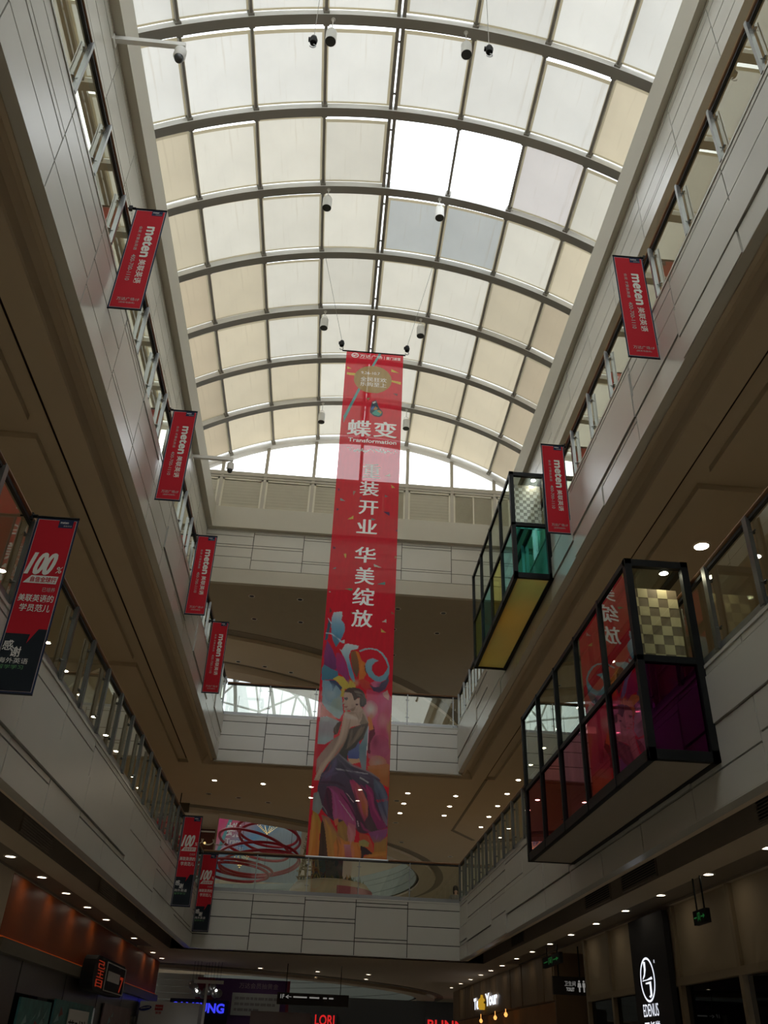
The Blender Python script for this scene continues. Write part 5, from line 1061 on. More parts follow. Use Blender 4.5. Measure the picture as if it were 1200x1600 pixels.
pod(3.37, 4.15, 14.42, 19.15, 9.52, 12.02, 10.74, 4, [G_blue, G_yel, G_blue, G_green], G_teal, M_gl_pod, M_podyel, M_lgrey, M_dgrey, 'black framed glass box with teal panes and amber underside', 8)
# ================================================================== GROUND FLOOR, RIGHT
M_beige = pbr('beige_cladding', (.36, .29, .19), .7, var=.04, scale=.8)
M_beigef = pbr('beige_frame', (.28, .22, .14), .55, var=.04)
M_woodwall = pbr('brown_wood_panelling', (.23, .155, .085), .5, var=.3, scale=2.0, stretch=(1, 4, .25))
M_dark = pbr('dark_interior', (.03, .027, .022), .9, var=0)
E_white = emit('white_sign_light', (.86, .90, 1.0), 1.15)
E_blue = emit('blue_sign_light', (.05, .06, 1.0), .9)
E_red = emit('red_sign_light', (1.0, .03, .03), .6)
E_dimred = emit('dim_red_sign_light', (.9, .08, .03), .18)
E_green = emit('green_exit_light', (.06, .42, .10), .13)
E_grey = emit('grey_sign_light', (.62, .60, .56), .30)
E_warm = emit('warm_shop_light', (1.0, .42, .10), 1.6)
E_orange = emit('orange_glow_strip', (1.0, .14, .015), .16)
E_gold = emit('golden_bulb', (1.0, .72, .28), 1.0)
E_bulb = emit('bright_bulb', (1.0, .97, .9), 6.0)
E_yel = emit('yellow_sign_light', (.75, .42, .03), .6)

b = MB(); b.box(6.0, 6.2, YB, 10.9, 0, 3.92); struct(b.build('wall_right', M_beige))
for q in ((9.0, 9.1, 20.9, 23.6), (6.0, 9.0, 20.83, 20.9), (6.0, 9.0, 23.6, 23.68)):
    b = MB(); b.box(*q, 0, 3.92); struct(b.build('wall_right', M_woodwall))
shop = thing('shopfront', (6.0, 15.8, 0), 'beige shopfront with dark glass below plain upper panels, around the black sign', 'shopfront')
YS = [10.9, 13.1, 15.4, 17.4, 19.0, 20.76]
for y in YS: m = MB(); m.box(5.97, 6.12, y - .055, y + .055, 0, 3.91); m.build('mullion', M_beigef, shop)
m = MB(); m.box(5.96, 6.12, 10.9, 20.76, 2.72, 2.83); m.build('transom', M_beigef, shop)
for a, c in zip(YS[:-1], YS[1:]):
    m = MB(); m.box(6.03, 6.10, a + .055, c - .055, 2.83, 3.91); m.build('upper_panel', M_beige, shop)
    m = MB(); m.poly([(6.05, a + .055, 0), (6.05, c - .055, 0), (6.05, c - .055, 2.72), (6.05, a + .055, 2.72)]); m.build('glass_pane', M_gl_shop, shop)
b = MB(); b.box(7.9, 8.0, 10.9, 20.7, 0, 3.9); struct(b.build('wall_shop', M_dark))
# tall black sign
t = thing('shop_sign', (5.93, 16.4, .3), 'tall black shop sign with a lit white oval emblem and white letters', 'sign')
m = MB(); m.box(5.86, 5.955, 15.5, 17.28, .3, 3.86); m.build('board', M_blackmatt, t)
m = MB(); ec = (16.54, 2.875); ex = 5.855
def ep(u, v): return (ex, ec[0] - u * .365, ec[1] + v * .345)
for i in range(36):
    a, c = 2 * PI * i / 36, 2 * PI * (i + 1) / 36
    m.poly([ep(math.cos(a), math.sin(a)), ep(math.cos(c), math.sin(c)), ep(.88 * math.cos(c), .90 * math.sin(c)), ep(.88 * math.cos(a), .90 * math.sin(a))])
for pl in ([(-.40, .84), (-.10, .80), (-.12, .45), (-.34, .16), (-.66, .02), (-.66, .08), (-.42, .28), (-.35, .5)], [(-.74, -.04), (.66, -.02), (.58, .10), (-.1, .01), (-.74, .0)], [(-.32, -.13), (.44, -.10), (.42, -.72), (.16, -.82), (-.02, -.75), (.18, -.68), (.20, -.20), (-.32, -.19)]):
    m.poly([ep(u, v) for u, v in pl])
m.build('emblem', E_white, t)
m = MB(); m.text('EDENUS', (ex, 16.92, 2.32), -Y, Z, .75, .19, 0, .0); m.text('百任堂', (ex, 16.92, 2.02), -Y, Z, .75, .23, 0, .01); m.text('R', (ex, 16.14, 3.10), -Y, Z, .05, .05, 0, 0)
m.build('lettering', E_white, t)
def exit_sign(x, y0, y1, z0, z1, zc, label):
    t = thing('exit_sign', (x, (y0 + y1) / 2, z0), label, 'sign', 'green exit signs')
    m = MB(); m.box(x, x + .07, y0, y1, z0, z1); m.build('housing', M_blackmatt, t)
    m = MB(); w = y1 - y0; h = z1 - z0; px = x - .003
    def q(u, v): return (px, y1 - u * w, z0 + v * h)
    def bar(u0, v0, u1, v1): m.poly([q(u0, v0), q(u1, v0), q(u1, v1), q(u0, v1)])
    bar(.08, .44, .30, .54); bar(.36, .2, .39, .8); bar(.36, .75, .56, .8); bar(.54, .2, .57, .8); bar(.43, .3, .50, .6); bar(.44, .62, .49, .72)
    bar(.62, .44, .84, .54); m.poly([q(.80, .68), q(.94, .49), q(.80, .30)])
    m.build('symbols', E_green, t)
    for u in (.2, .8): m = MB(); m.tube([(x + .035, y1 - u * w, z1), (x + .035, y1 - u * w, zc)], .012, 6); m.build('hanger', M_black, t)
exit_sign(5.38, 12.58, 13.02, 3.31, 3.49, 3.92, 'small dim green exit sign on two rods near the right edge')
exit_sign(5.58, 21.35, 23.0, 3.50, 3.72, 3.92, 'small green lit exit sign in front of the brown wall, above the toilet sign')
t = thing('toilet_sign', (5.95, 22.0, 2.92), 'dark hanging toilet sign with white characters and two figures', 'sign')
m = MB(); m.box(5.55, 6.33, 22.0, 22.09, 2.91, 3.28); m.build('board', pbr('dark_brown_sign', (.045, .038, .030), .5, var=0), t)
m = MB(); m.text('卫生间', (5.82, 21.996, 3.09), X, Z, .26, .10, 0, .0); m.text('TOILET', (5.855, 21.996, 2.985), X, Z, .19, .075, 0, .03)
for cx, skirt in ((6.165, 1), (6.27, 0)):
    m.add([(cx + .022 * math.cos(2 * PI * k / 12), 21.996, 3.19 + .022 * math.sin(2 * PI * k / 12)) for k in range(12)], [tuple(range(12))])
    m.poly([(cx - .032, 21.996, 3.16), (cx - (.045 if skirt else .032), 21.996, 3.07), (cx - .018, 21.996, 3.07), (cx - .016, 21.996, 2.975), (cx + .016, 21.996, 2.975), (cx + .018, 21.996, 3.07), (cx + (.045 if skirt else .032), 21.996, 3.07), (cx + .032, 21.996, 3.16)])
m.build('lettering', E_grey, t)
for hx in (5.7, 6.2): m = MB(); m.tube([(hx, 22.04, 3.28), (hx, 22.04, 3.92)], .014, 6); m.build('hanger', M_black, t)
# wooden shop wall
wt = thing('wooden_shop_wall', (6.0, 32, 2.88), 'brown wooden upper wall of the far right shop, vertical boards', 'shopfront')
m = MB(); m.box(6.0, 6.15, 23.7, 40.6, 2.88, 3.92); m.build('backing', M_woodwall, wt)
m = MB(); y = 23.72; R7 = random.Random(5)
while y < 40.4:
    w = R7.choice((.45, .7, .95)); m.box(5.985 - R7.uniform(0, .02), 6.0, y, min(y + w - .02, 40.6), 2.89, 3.91); y += w
m.build('boards', M_woodwall, wt)
t = thing('lit_shop_sign', (5.97, 32.8, 3.07), 'lit white shop letters with a yellow emblem on the far brown wooden wall', 'sign')
m = MB(); m.text('Tex', (5.93, 35.2, 3.07), -Y, Z, 1.45, .36, 0, .06); m.text('Your', (5.93, 32.9, 3.09), -Y, Z, 2.2, .38, 0, .06); m.build('lettering', E_white, t)
m = MB(); m.lathe([(.10, 0), (.14, .08), (.13, .28), (.05, .36), (.04, .44)], (5.90, 33.35, 3.02), 14); m.build('emblem', E_yel, t)
m = MB(); m.box(5.94, 5.99, 32.8, 35.3, 3.2, 3.26); m.build('rail', M_black, t)
b = MB(); b.box(6.2, 6.3, 23.7, 40.6, 0, 2.88); struct(b.build('wall_shop', pbr('warm_brown_shop', (.40, .20, .08), .6, var=.3, scale=1.5)))
for i, (y, z) in enumerate(((29.3, 2.75), (31.0, 2.72), (33.6, 2.70))):
    m = MB(); m.lathe([(.03, -.06), (.06, 0), (.03, .06)], (5.9, y, z), 10); m.tube([(5.9, y, z + .05), (5.9, y, 2.9)], .01, 5)
    tag(m.build('shop_lamp', E_warm, base=(5.9, y, z)), 'small warm lamp hanging under the brown wooden wall, %s' % ('nearest', 'middle one', 'farthest')[i], 'lamp', 'warm lamps under the wooden wall')
# dark fascia with red letters at the very back
b = MB(); b.box(-2.0, 9.0, 46.0, 46.3, 0, 3.8); struct(b.build('wall_far', M_dark))
for i, (s, x0, x1) in enumerate((('LORI', .32, 1.22), ('BLINNI', 5.55, 7.4))):
    m = MB(); m.box(x0 - .1, x1 + .1, 45.9, 46.0, 2.3, 3.15, 1); m.text(s, (x0, 45.88, 2.64), X, Z, x1 - x0, .42, 0, .02)
    tag(m.build('red_letter_sign', [E_red, M_blackmatt], base=(x0, 45.9, 2.3)), ('red lit letters on black at the bottom middle of the photo', 'red lit letters on black at the bottom, left of the wooden wall')[i], 'sign')

# ================================================================== GROUND FLOOR, LEFT
M_orange = pbr('orange_wall_paint', (.36, .075, .010), .45, var=.08, scale=1.0, stretch=(1, 1, .3))
M_greyf = pbr('grey_fascia', (.17, .155, .12), .5, var=.06)
M_dsteel = pbr('dark_steel_panel', (.20, .20, .19), .3, metal=.7, var=.15, scale=1.2)
b = MB(); b.box(-5.2, -5.0, YB, 15.5, 0, 3.92); struct(b.build('wall_left', M_plaster))
shop = thing('orange_shopfront', (-5.0, 24, 0), 'shopfront with an orange upper wall and dark steel panels below, left edge', 'shopfront')
m = MB(); m.box(-5.2, -5.0, 15.52, 32.2, 2.99, 3.91); m.build('upper_wall', M_orange, shop)
m = MB(); m.box(-5.19, -4.93, 15.52, 32.4, 2.76, 2.965); m.build('grey_fascia', M_greyf, shop)
m = MB(); m.box(-4.99, -4.965, 15.5, 32.2, 2.967, 2.985); m.build('glow_strip', E_orange, shop)
ys = [15.5, 17.3, 20.6, 23.9, 27.0, 29.6, 32.2]
for i, (a, c) in enumerate(zip(ys[:-1], ys[1:])):
    m = MB(); m.box(-5.16, -5.06, a + .03, c - .03, 2.28 if i in (1, 2, 4) else 0, 2.76); m.build('steel_panel', M_dsteel, shop)
    if i in (1, 2, 4): m = MB(); m.poly([(-5.08, a + .03, 0), (-5.08, c - .03, 0), (-5.08, c - .03, 2.28), (-5.08, a + .03, 2.28)]); m.build('glass_pane', M_gl_shop, shop)
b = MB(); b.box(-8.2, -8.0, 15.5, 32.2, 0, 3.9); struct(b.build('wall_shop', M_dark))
# posters in the window: teal pictures and a white card with red and black characters
P1 = pbr('teal_picture', (.06, .22, .22), .4, var=.6, scale=5); P2 = pbr('red_picture', (.30, .05, .05), .4, var=.4, scale=4); P3 = pbr('white_card', (.75, .75, .72), .5, var=.02)
R8 = random.Random(2)
for i, (y0, y1, z1, mt, w) in enumerate(((17.5, 19.6, 2.22, P1, 'nearer to the left edge'), (19.9, 23.4, 2.30, P1, 'under the black box sign'), (24.6, 28.4, 2.42, pbr('grey_rose_picture', (.30, .22, .22), .5, var=.3, scale=2), 'farther along the orange shop'))):
    t = thing('window_poster', (-4.98, y0, .9), 'picture poster in the orange shop window, ' + w, 'poster', 'posters in the orange shop window')
    m = MB(); m.box(-5.03, -4.99, y0, y1, .9, z1); m.build('sheet', mt, t)
    m = MB()
    for k in range(14):
        a = R8.uniform(y0, y1 - .4); z = R8.uniform(1.3, z1 - .25); m.poly([(-4.985, a, z), (-4.985, a + R8.uniform(.1, .4), z + R8.uniform(0, .1)), (-4.985, a + R8.uniform(.1, .3), z + R8.uniform(.1, .24))], R8.choice((0, 1)))
    m.build('picture_shapes', [P2, pbr('pale_teal_shape', (.3, .5, .5), .5, var=0)], t)
t = thing('notice_card', (-4.94, 21.8, 1.6), 'white card with red and black handwritten characters in the orange shop window', 'sign')
m = MB(); m.box(-4.97, -4.955, 21.0, 22.9, 1.6, 2.17); m.build('card', P3, t)
m = MB(); m.text('节对注', (-4.95, 21.05, 1.72), Y, Z, 1.75, .26, 0, .02); m.build('lettering', M_blackmatt, t)
# black box sign
t = thing('box_sign', (-4.95, 23.0, 2.55), 'black rounded box sign with red characters on the orange wall', 'sign')
m = MB(); pr = []
for cx, cz, a0 in ((24.55, 2.90, 0), (21.5, 2.90, 1), (21.5, 2.86, 2), (24.55, 2.86, 3)):
    for k in range(5):
        a = (a0 + k / 4) * PI / 2; pr.append((cx + .32 * math.cos(a), cz + .32 * math.sin(a)))
n = len(pr); m.add([(x, u, v) for x in (-4.925, -4.66) for u, v in pr], [(k, (k + 1) % n, n + (k + 1) % n, n + k) for k in range(n)] + [tuple(range(n))[::-1], tuple(range(n, 2 * n))]); m.build('case', M_blackmatt, t)
m = MB()
for s, z in (('己', 2.98), ('王', 2.80), ('日', 2.62)): m.text(s, (-4.652, 21.5, z), Y, Z, .72, .15, 0, .02)
m.text('7', (-4.652, 24.2, 2.63), Y, Z, .42, .34, 0, .02); m.build('red_characters', E_dimred, t)
m = MB(); pts = [(22.45, 2.60), (24.75, 2.60), (24.75, 3.16), (22.45, 3.16)]
for (a, c), (d, e) in zip(pts, pts[1:] + pts[:1]): m.tube([(-4.65, a, c), (-4.65, d, e)], .012, 6)
m.build('outline', M_white, t)
m = MB(); m.box(-4.66, -4.645, 22.7, 24.1, 2.80, 3.0); m.build('grey_plate', M_white, t)

# ================================================================== GROUND FLOOR, FAR END
t = thing('kiosk_panel', (-4.0, 29.5, 0), 'white kiosk panel with a blue oval and a red label at the bottom left', 'kiosk')
m = MB(); m.box(-4.95, -3.22, 29.4, 30.6, 0, 2.68); m.build('body', pbr('kiosk_white', (.78, .80, .80), .5, var=.03), t)
m = MB(); m.add([(-4.78 + .18 * math.cos(2 * PI * k / 24), 29.394, 2.50 + .065 * math.sin(2 * PI * k / 24) + .03 * math.cos(2 * PI * k / 24)) for k in range(24)], [tuple(range(24))], 0); m.text('SAMSUNG', (-4.91, 29.39, 2.475), X + Z * .15, Z, .26, .04, 1, .02)
m.build('blue_oval', [pbr('blue_ink', (.02, .04, .25), .5, var=0), M_white], t)
m = MB(); m.poly([(-4.50, 29.394, 2.46), (-4.27, 29.394, 2.46), (-4.27, 29.394, 2.60), (-4.50, 29.394, 2.60)], 0); m.text('lenovo', (-4.48, 29.39, 2.51), X, Z, .19, .05, 1, .02); m.text('联想', (-4.47, 29.39, 2.36), X, Z, .17, .07, 0, .02); m.build('red_label', [pbr('red_ink', (.5, .03, .04), .5, var=0), M_white], t)
t = thing('blue_letter_sign', (-3.6, 33.4, 2.5), 'blue lit SAMSUNG letters behind the white kiosk panel', 'sign')
m = MB(); m.text('SAMSUNG', (-4.55, 33.36, 2.56), X, Z, 1.73, .29, 0, .04); m.build('lettering', E_blue, t)
m = MB(); m.box(-4.65, -2.7, 33.4, 33.5, 1.0, 2.95); m.build('board', M_blackmatt, t)
m = MB(); m.bar((-3.03, 29.0, 0), (-3.03, 29.0, 3.24), .07, .07); m.box(-3.42, -2.56, 28.96, 29.04, 3.18, 3.27)
tag(m.build('stand_pole', M_white, base=(-3.03, 29, 0)), 'white T shaped pole in front of the blue lit letters', 'pole')
t = thing('lamp_cluster', (-3.3, 31.5, 3.3), 'cluster of shiny glass balls hanging above the blue letters', 'lamp')
R9 = random.Random(8); m = MB()
for k in range(9):
    p = Vector((-3.75 + .11 * k, 31.5 + R9.uniform(-.3, .3), 3.10 + R9.uniform(-.14, .16)))
    m2 = MB(); m2.lathe([(.01, -.12), (.07, -.10), (.11, -.04), (.12, .02), (.09, .08), (.02, .12)], p, 14); m2.build('glass_ball', M_steel, t); m.tube([p + Z * .12, (p.x, p.y, 3.92)], .005, 4)
m.build('wire', M_black, t)
m = MB(); [m.lathe([(.005, -.04), (.04, 0), (.005, .04)], p, 8) for p in ((-3.55, 31.1, 3.08), (-2.95, 31.15, 3.12), (-3.25, 31.1, 3.0))]; m.build('bulb', E_bulb, t)
b = MB()
for k in range(5): b.box(-5.3, -3.75, 34.2, 34.5, 2.75 + .2 * k, 2.93 + .2 * k)
tag(b.build('white_shop_fascia', M_panel, base=(-4.5, 34.1, 2.75)), 'white banded shop fascia beside the end of the orange wall', 'fascia')
t = thing('mall_poster', (-2.2, 34.0, 2.2), 'purple and red board with white notice panel at the bottom left', 'board')
m = MB(); m.box(-3.9, -.70, 34.0, 34.1, 1.2, 3.64); m.build('board', pbr('purple_board', (.13, .06, .22), .5, var=.35, scale=1.2), t)
m = MB(); m.box(-3.9, -3.3, 33.985, 34.0, 1.2, 3.64); m.box(-.80, -.7, 33.985, 34.0, 1.2, 3.64); m.build('red_edge', pbr('dull_red', (.25, .04, .07), .5, var=.2), t)
m = MB(); m.text('万达会员抽黄金', (-2.45, 33.98, 3.36), X, Z, 1.35, .17, 0, .0); m.build('title', pbr('faded_ink', (.55, .45, .60), .6, var=0), t)
m = MB(); m.box(-2.65, -1.0, 33.96, 33.985, 2.55, 3.22, 0)
for r in range(3):
    x = -2.55
    while x < -1.2 - (.6 if r == 2 else 0): w = R9.uniform(.08, .2); m.box(x, x + w, 33.95, 33.961, 3.02 - r * .17, 3.10 - r * .17, 1); x += w + .03
m.build('notice_panel', [pbr('notice_white', (.70, .78, .80), .5, var=.02), pbr('notice_ink', (.38, .40, .44), .6, var=0)], t)
m = MB(); m.box(-1.85, .10, 32.0, 32.3, 0, 2.64); tag(m.build('grey_partition', pbr('mauve_grey_board', (.42, .36, .37), .6, var=.1), base=(0, 32, 0)), 'grey mauve partition at the bottom beneath the hanging direction sign', 'partition')
t = thing('direction_sign', (.1, 30.5, 2.8), 'dark hanging direction sign with an arrow at the bottom middle', 'sign')
m = MB(); m.box(-1.0, 1.22, 30.5, 30.62, 2.80, 3.12); m.build('board', pbr('dark_sign_board', (.05, .042, .034), .5, var=0), t)
m = MB(); m.text('1F', (-.90, 30.495, 2.96), X, Z, .12, .11, 0, .02); m.text('←', (-.74, 30.495, 2.96), X, Z, .18, .10, 0, .02)
for x0, w in ((-.5, .42), (.0, .30), (.42, .12), (.60, .14)): m.box(x0, x0 + w, 30.492, 30.5, 2.99, 3.03)
m.build('lettering', E_grey, t)
for hx in (-.75, .95): m = MB(); m.tube([(hx, 30.56, 3.12), (hx, 30.56, 3.92)], .012, 6); m.build('hanger', M_black, t)

# ================================================================== FIRST GALLERY BEYOND THE FAR FRONT
t = thing('hanging_poster', (-2.7, 39.0, 9.0), 'big pink and blue poster with a white character hanging in the round hall', 'poster')
m = MB(); pc = [(.74, .10, .26), (.76, .20, .28), (.50, .44, .56), (.20, .50, .80), (.52, .66, .74)]
x0, x1, z0, z1 = -4.62, -.86, 7.55, 11.6
nx, nz = 12, 20; vs = []; cc = []
for j in range(nz + 1):
    for i in range(nx + 1):
        u, v = i / nx, 1 - j / nz; vs.append((x0 + (x1 - x0) * u, 39.0, z1 - (z1 - z0) * v))
        s = min(max(u * 1.3 + v * 1.6 - .75, 0), 1) * (len(pc) - 1); i0 = min(int(s), len(pc) - 2); f = s - i0
        cc.append([pc[i0][c] * (1 - f) + pc[i0 + 1][c] * f for c in range(3)])
m.add(vs, [(j * (nx + 1) + i, j * (nx + 1) + i + 1, (j + 1) * (nx + 1) + i + 1, (j + 1) * (nx + 1) + i) for j in range(nz) for i in range(nx)])
nA = len(m.v); m.text('蝶', (-4.1, 38.985, 9.28), X, Z, .62, .60, 1, .012); m.text('Transf', (-4.1, 38.98, 9.0), X, Z, .8, .22, 1, .02); m.text('全城绽放', (-4.1, 38.98, 8.72), X, Z, .8, .2, 1, .0)
m.poly([(-4.0, 38.99, 10.2), (-3.85, 38.99, 10.2), (-4.38, 38.99, 8.3), (-4.52, 38.99, 8.3)], 2)
o = m.build('sheet', [print_cloth('poster_print', (1, 1, 1), 0, .1, attr='print'), M_bwhite, pbr('teal_ink', (.15, .45, .48), .5, var=0)], t)
ca = o.data.color_attributes.new('print', 'FLOAT_COLOR', 'POINT')
for i in range(len(m.v)): ca.data[i].color = (*(cc[i] if i < len(cc) else (1, 1, 1)), 1)
m = MB(); m.tube([(x0 - .1, 39.0, z1), (x1 + .1, 39.0, z1)], .03, 6); m.tube([(x0 + .3, 39, z1), (x0 + .3, 39, 15.6)], .01, 5); m.tube([(x1 - .3, 39, z1), (x1 - .3, 39, 15.6)], .01, 5); m.build('rod', M_black, t)
# red hoops
M_hoop = pbr('glossy_red_hoop', (.50, .015, .04), .3, var=0)
hp = thing('hoop_sculpture', (-2.3, 37.0, 8.4), 'hanging sculpture of thin red hoops behind the far glass balustrade', 'sculpture')
for (cx, cz, r, tx, ty) in ((-2.2, 9.12, 1.25, -.22, -.10), (-2.1, 8.92, 1.25, -.26, -.06), (-2.7, 8.62, 1.45, -.16, -.20), (-2.5, 8.10, 1.65, -.20, .06), (-2.4, 7.92, 1.60, -.14, .10), (-3.2, 7.72, 1.35, -.06, -.08), (-3.3, 7.56, 1.30, -.10, -.04)):
    m = MB(); m.tube([(cx + r * math.cos(a), 37.0 + r * math.sin(a), cz + r * (math.sin(a) * tx + math.cos(a) * ty)) for a in [2 * PI * i / 64 for i in range(64)]], .055, 8, closed=True); m.build('hoop', M_hoop, hp)
m = MB()
for x in (-3.2, -2.2, -1.2): m.tube([(x, 37.0, 7.6), (x, 37.0, 15.5)], .006, 4)
m.build('wire', M_black, hp)
# strings of golden bulbs
for i, (cx, cz, r, h) in enumerate(((-2.3, 9.5, .42, .34), (-3.3, 8.2, .36, .5))):
    t = thing('bulb_chandelier', (cx, 38.2, cz), 'hanging cone of tiny golden bulbs %s' % ('above the red hoops', 'behind the lower red hoops')[i], 'chandelier', 'golden bulb chandeliers')
    m = MB(); w = MB()
    for k in range(10):
        a = 2 * PI * k / 10
        for j in range(8):
            s = j / 7; p = (cx + r * (1.05 - s) * math.cos(a), 38.2 + r * (1.05 - s) * math.sin(a), cz + h / 2 - h * s); m.lathe([(.004, -.016), (.016, 0), (.004, .016)], p, 6)
        w.tube([(cx + r * math.cos(a), 38.2 + r * math.sin(a), cz + h / 2), (cx + r * .05 * math.cos(a), 38.2, cz - h / 2)], .005, 4)
    w.tube([(cx, 38.2, cz), (cx, 38.2, 15.5)], .006, 4)
    tag(m.build('bulbs', E_gold, t), kind='stuff'); w.build('frame', M_black, t)
# planter and golden spire
M_gold = pbr('dull_gold_metal', (.30, .22, .09), .35, metal=.7, var=.3, scale=6)
t = thing('oval_planter', (.5, 34.9, 5.35), 'large cream oval planter with a rose band behind the far glass balustrade', 'planter')
m = MB(); m.lathe([(1.1, 5.36), (1.35, 5.9), (1.58, 6.45), (1.55, 6.7), (1.35, 6.95), (.9, 7.05)], (.5, 34.9, 0), 40); m.build('bowl', pbr('cream_planter', (.55, .50, .36), .35, var=.03), t)
m = MB(); vs = []
for k in range(18):
    a = -1.45 + 1.9 * k / 17
    for r, z in ((1.58, 6.40), (1.595, 6.46), (1.565, 6.72)): vs.append((.5 + r * math.cos(a), 34.9 + r * math.sin(a), z))
m.add(vs, [(3 * k + j, 3 * k + 3 + j, 3 * k + 4 + j, 3 * k + 1 + j) for k in range(17) for j in range(2)]); m.build('rose_band', pbr('dull_rose', (.36, .10, .14), .5, var=0), t)
m = MB(); RA = random.Random(6)
for k in range(260):
    a = RA.uniform(0, 2 * PI); r = RA.uniform(.7, 1.25); p = Vector((.5 + r * math.cos(a), 34.9 + r * math.sin(a), 6.98)); d = Vector((RA.uniform(-.6, .6), RA.uniform(-.6, .6), 1)).normalized() * RA.uniform(.12, .26); sd = Vector((RA.uniform(-1, 1), RA.uniform(-1, 1), 0)).normalized() * .03
    m.poly([p, p + d * .5 + sd, p + d, p + d * .5 - sd], 0 if RA.random() < .8 else 1)
tag(m.build('low_plants', [pbr('dark_green_leaf', (.05, .085, .03), .6, var=.3), pbr('yellow_flower', (.45, .33, .05), .6, var=.1)], t), kind='stuff')
t = thing('golden_spire', (-.35, 34.6, 7.0), 'tall dark gold lattice spire standing on the oval planter, left of the banner foot', 'sculpture')
def sr(z): s = (9.6 - z) / 2.65; return .05 + .42 * s ** 1.6
for k in range(8):
    a = 2 * PI * k / 8; m = MB(); m.tube([(-.35 + sr(z) * math.cos(a + (9.6 - z) * .5), 34.6 + sr(z) * math.sin(a + (9.6 - z) * .5), z) for z in [7.08 + 2.48 * i / 14 for i in range(15)]], .035, 6); m.build('strand', M_gold, t)
m = MB()
for i in range(7):
    z = 7.1 + .34 * i; m.tube([(-.35 + sr(z) * math.cos(a), 34.6 + sr(z) * math.sin(a), z) for a in [2 * PI * k / 20 for k in range(20)]], .03, 6, closed=True)
m.build('rings', M_gold, t)
m = MB()
for k in range(90):
    z = RA.uniform(7.0, 9.3); a = RA.uniform(0, 2 * PI); r = sr(z) * 1.05; p = Vector((-.35 + r * math.cos(a), 34.6 + r * math.sin(a), z)); q = Vector((math.cos(a), math.sin(a), .4)) * .14; s_ = Vector((-math.sin(a), math.cos(a), 0)) * .05
    m.poly([p, p + q * .5 + s_, p + q, p + q * .5 - s_])
tag(m.build('leaves', M_gold, t), kind='stuff')
t = thing('blue_display_board', (.35, 36.4, 7.0), 'dark blue display board under the foot of the tall banner', 'board')
m = MB(); m.box(-.3, .95, 36.55, 36.65, 6.9, 8.35); m.build('sheet', pbr('dark_blue_picture', (.03, .06, .09), .5, var=.6, scale=3), t); m = MB(); m.box(-.25, -.2, 36.57, 36.63, 5.3, 6.9); m.box(.85, .9, 36.57, 36.63, 5.3, 6.9); m.build('leg', M_black, t)
# shop corner at the far left
t = thing('red_shop_display', (-5.4, 33.2, 5.3), 'red shop display with coloured goods behind the left gallery posts', 'shop display')
m = MB(); m.box(-7.4, -5.2, 33.2, 33.5, 5.3, 8.55); m.build('red_panel', pbr('shop_red', (.42, .035, .03), .5, var=.2, scale=3), t)
for k, (x, z, c) in enumerate(((-6.3, 8.0, (.6, .35, .12)), (-5.85, 7.8, (.4, .5, .2)), (-5.6, 8.15, (.7, .65, .5)), (-6.0, 7.45, (.6, .12, .1)), (-5.5, 7.4, (.5, .35, .1)))):
    m = MB(); m.lathe([(.10, 0), (.13, .1), (.12, .28), (.05, .34)], (x, 33.05, z), 10); m.build('goods', pbr('goods_colour_%d' % k, c, .4, var=.2), t)
m = MB(); m.box(-7.4, -5.2, 32.9, 33.2, 7.36, 7.39); m.box(-7.4, -5.2, 32.9, 33.2, 7.77, 7.79); m.build('shelf', M_white, t)
t = thing('dark_shop_front', (-4.2, 34.0, 7.4), 'dark red shop front with white curved lines left of the big poster', 'shopfront')
m = MB(); m.box(-5.2, -3.95, 33.6, 33.7, 5.3, 8.45, 0); m.build('panel', pbr('very_dark_red', (.09, .02, .015), .4, var=.2), t)
m = MB()
for k in range(4):
    c = (-5.0 + .42 * k, 33.58, 8.1); m.tube([(c[0] + .24 * math.cos(a), 33.58, c[2] + .2 * math.sin(a)) for a in [PI + PI * i / 10 for i in range(11)]], .02, 6)
m.tube([(-5.2, 33.58, 8.36), (-3.95, 33.58, 8.36)], .03, 6); m.build('white_lines', M_white, t)
m = MB(); [m.lathe([(.005, -.05), (.05, 0), (.005, .05)], (x, 33.4, 7.92), 10) for x in (-5.0, -4.55, -4.25)]; m.build('spot_lamp', E_gold, t)
t = thing('hanging_box_sign', (-4.95, 31.2, 8.5), 'dark hanging sign board seen above the left corner of the far balustrade', 'sign')
m = MB(); m.box(-5.35, -4.68, 31.2, 31.3, 8.5, 8.8); m.build('board', pbr('sign_brown', (.06, .05, .035), .5, var=0), t); m = MB(); m.tube([(-5.02, 31.25, 8.8), (-5.02, 31.25, 9.14)], .02, 6); m.build('rod', M_black, t)
b = MB(); b.box(-9.3, -3.9, 33.7, 33.9, 5.3, 9.1); struct(b.build('wall_shop', M_plaster))

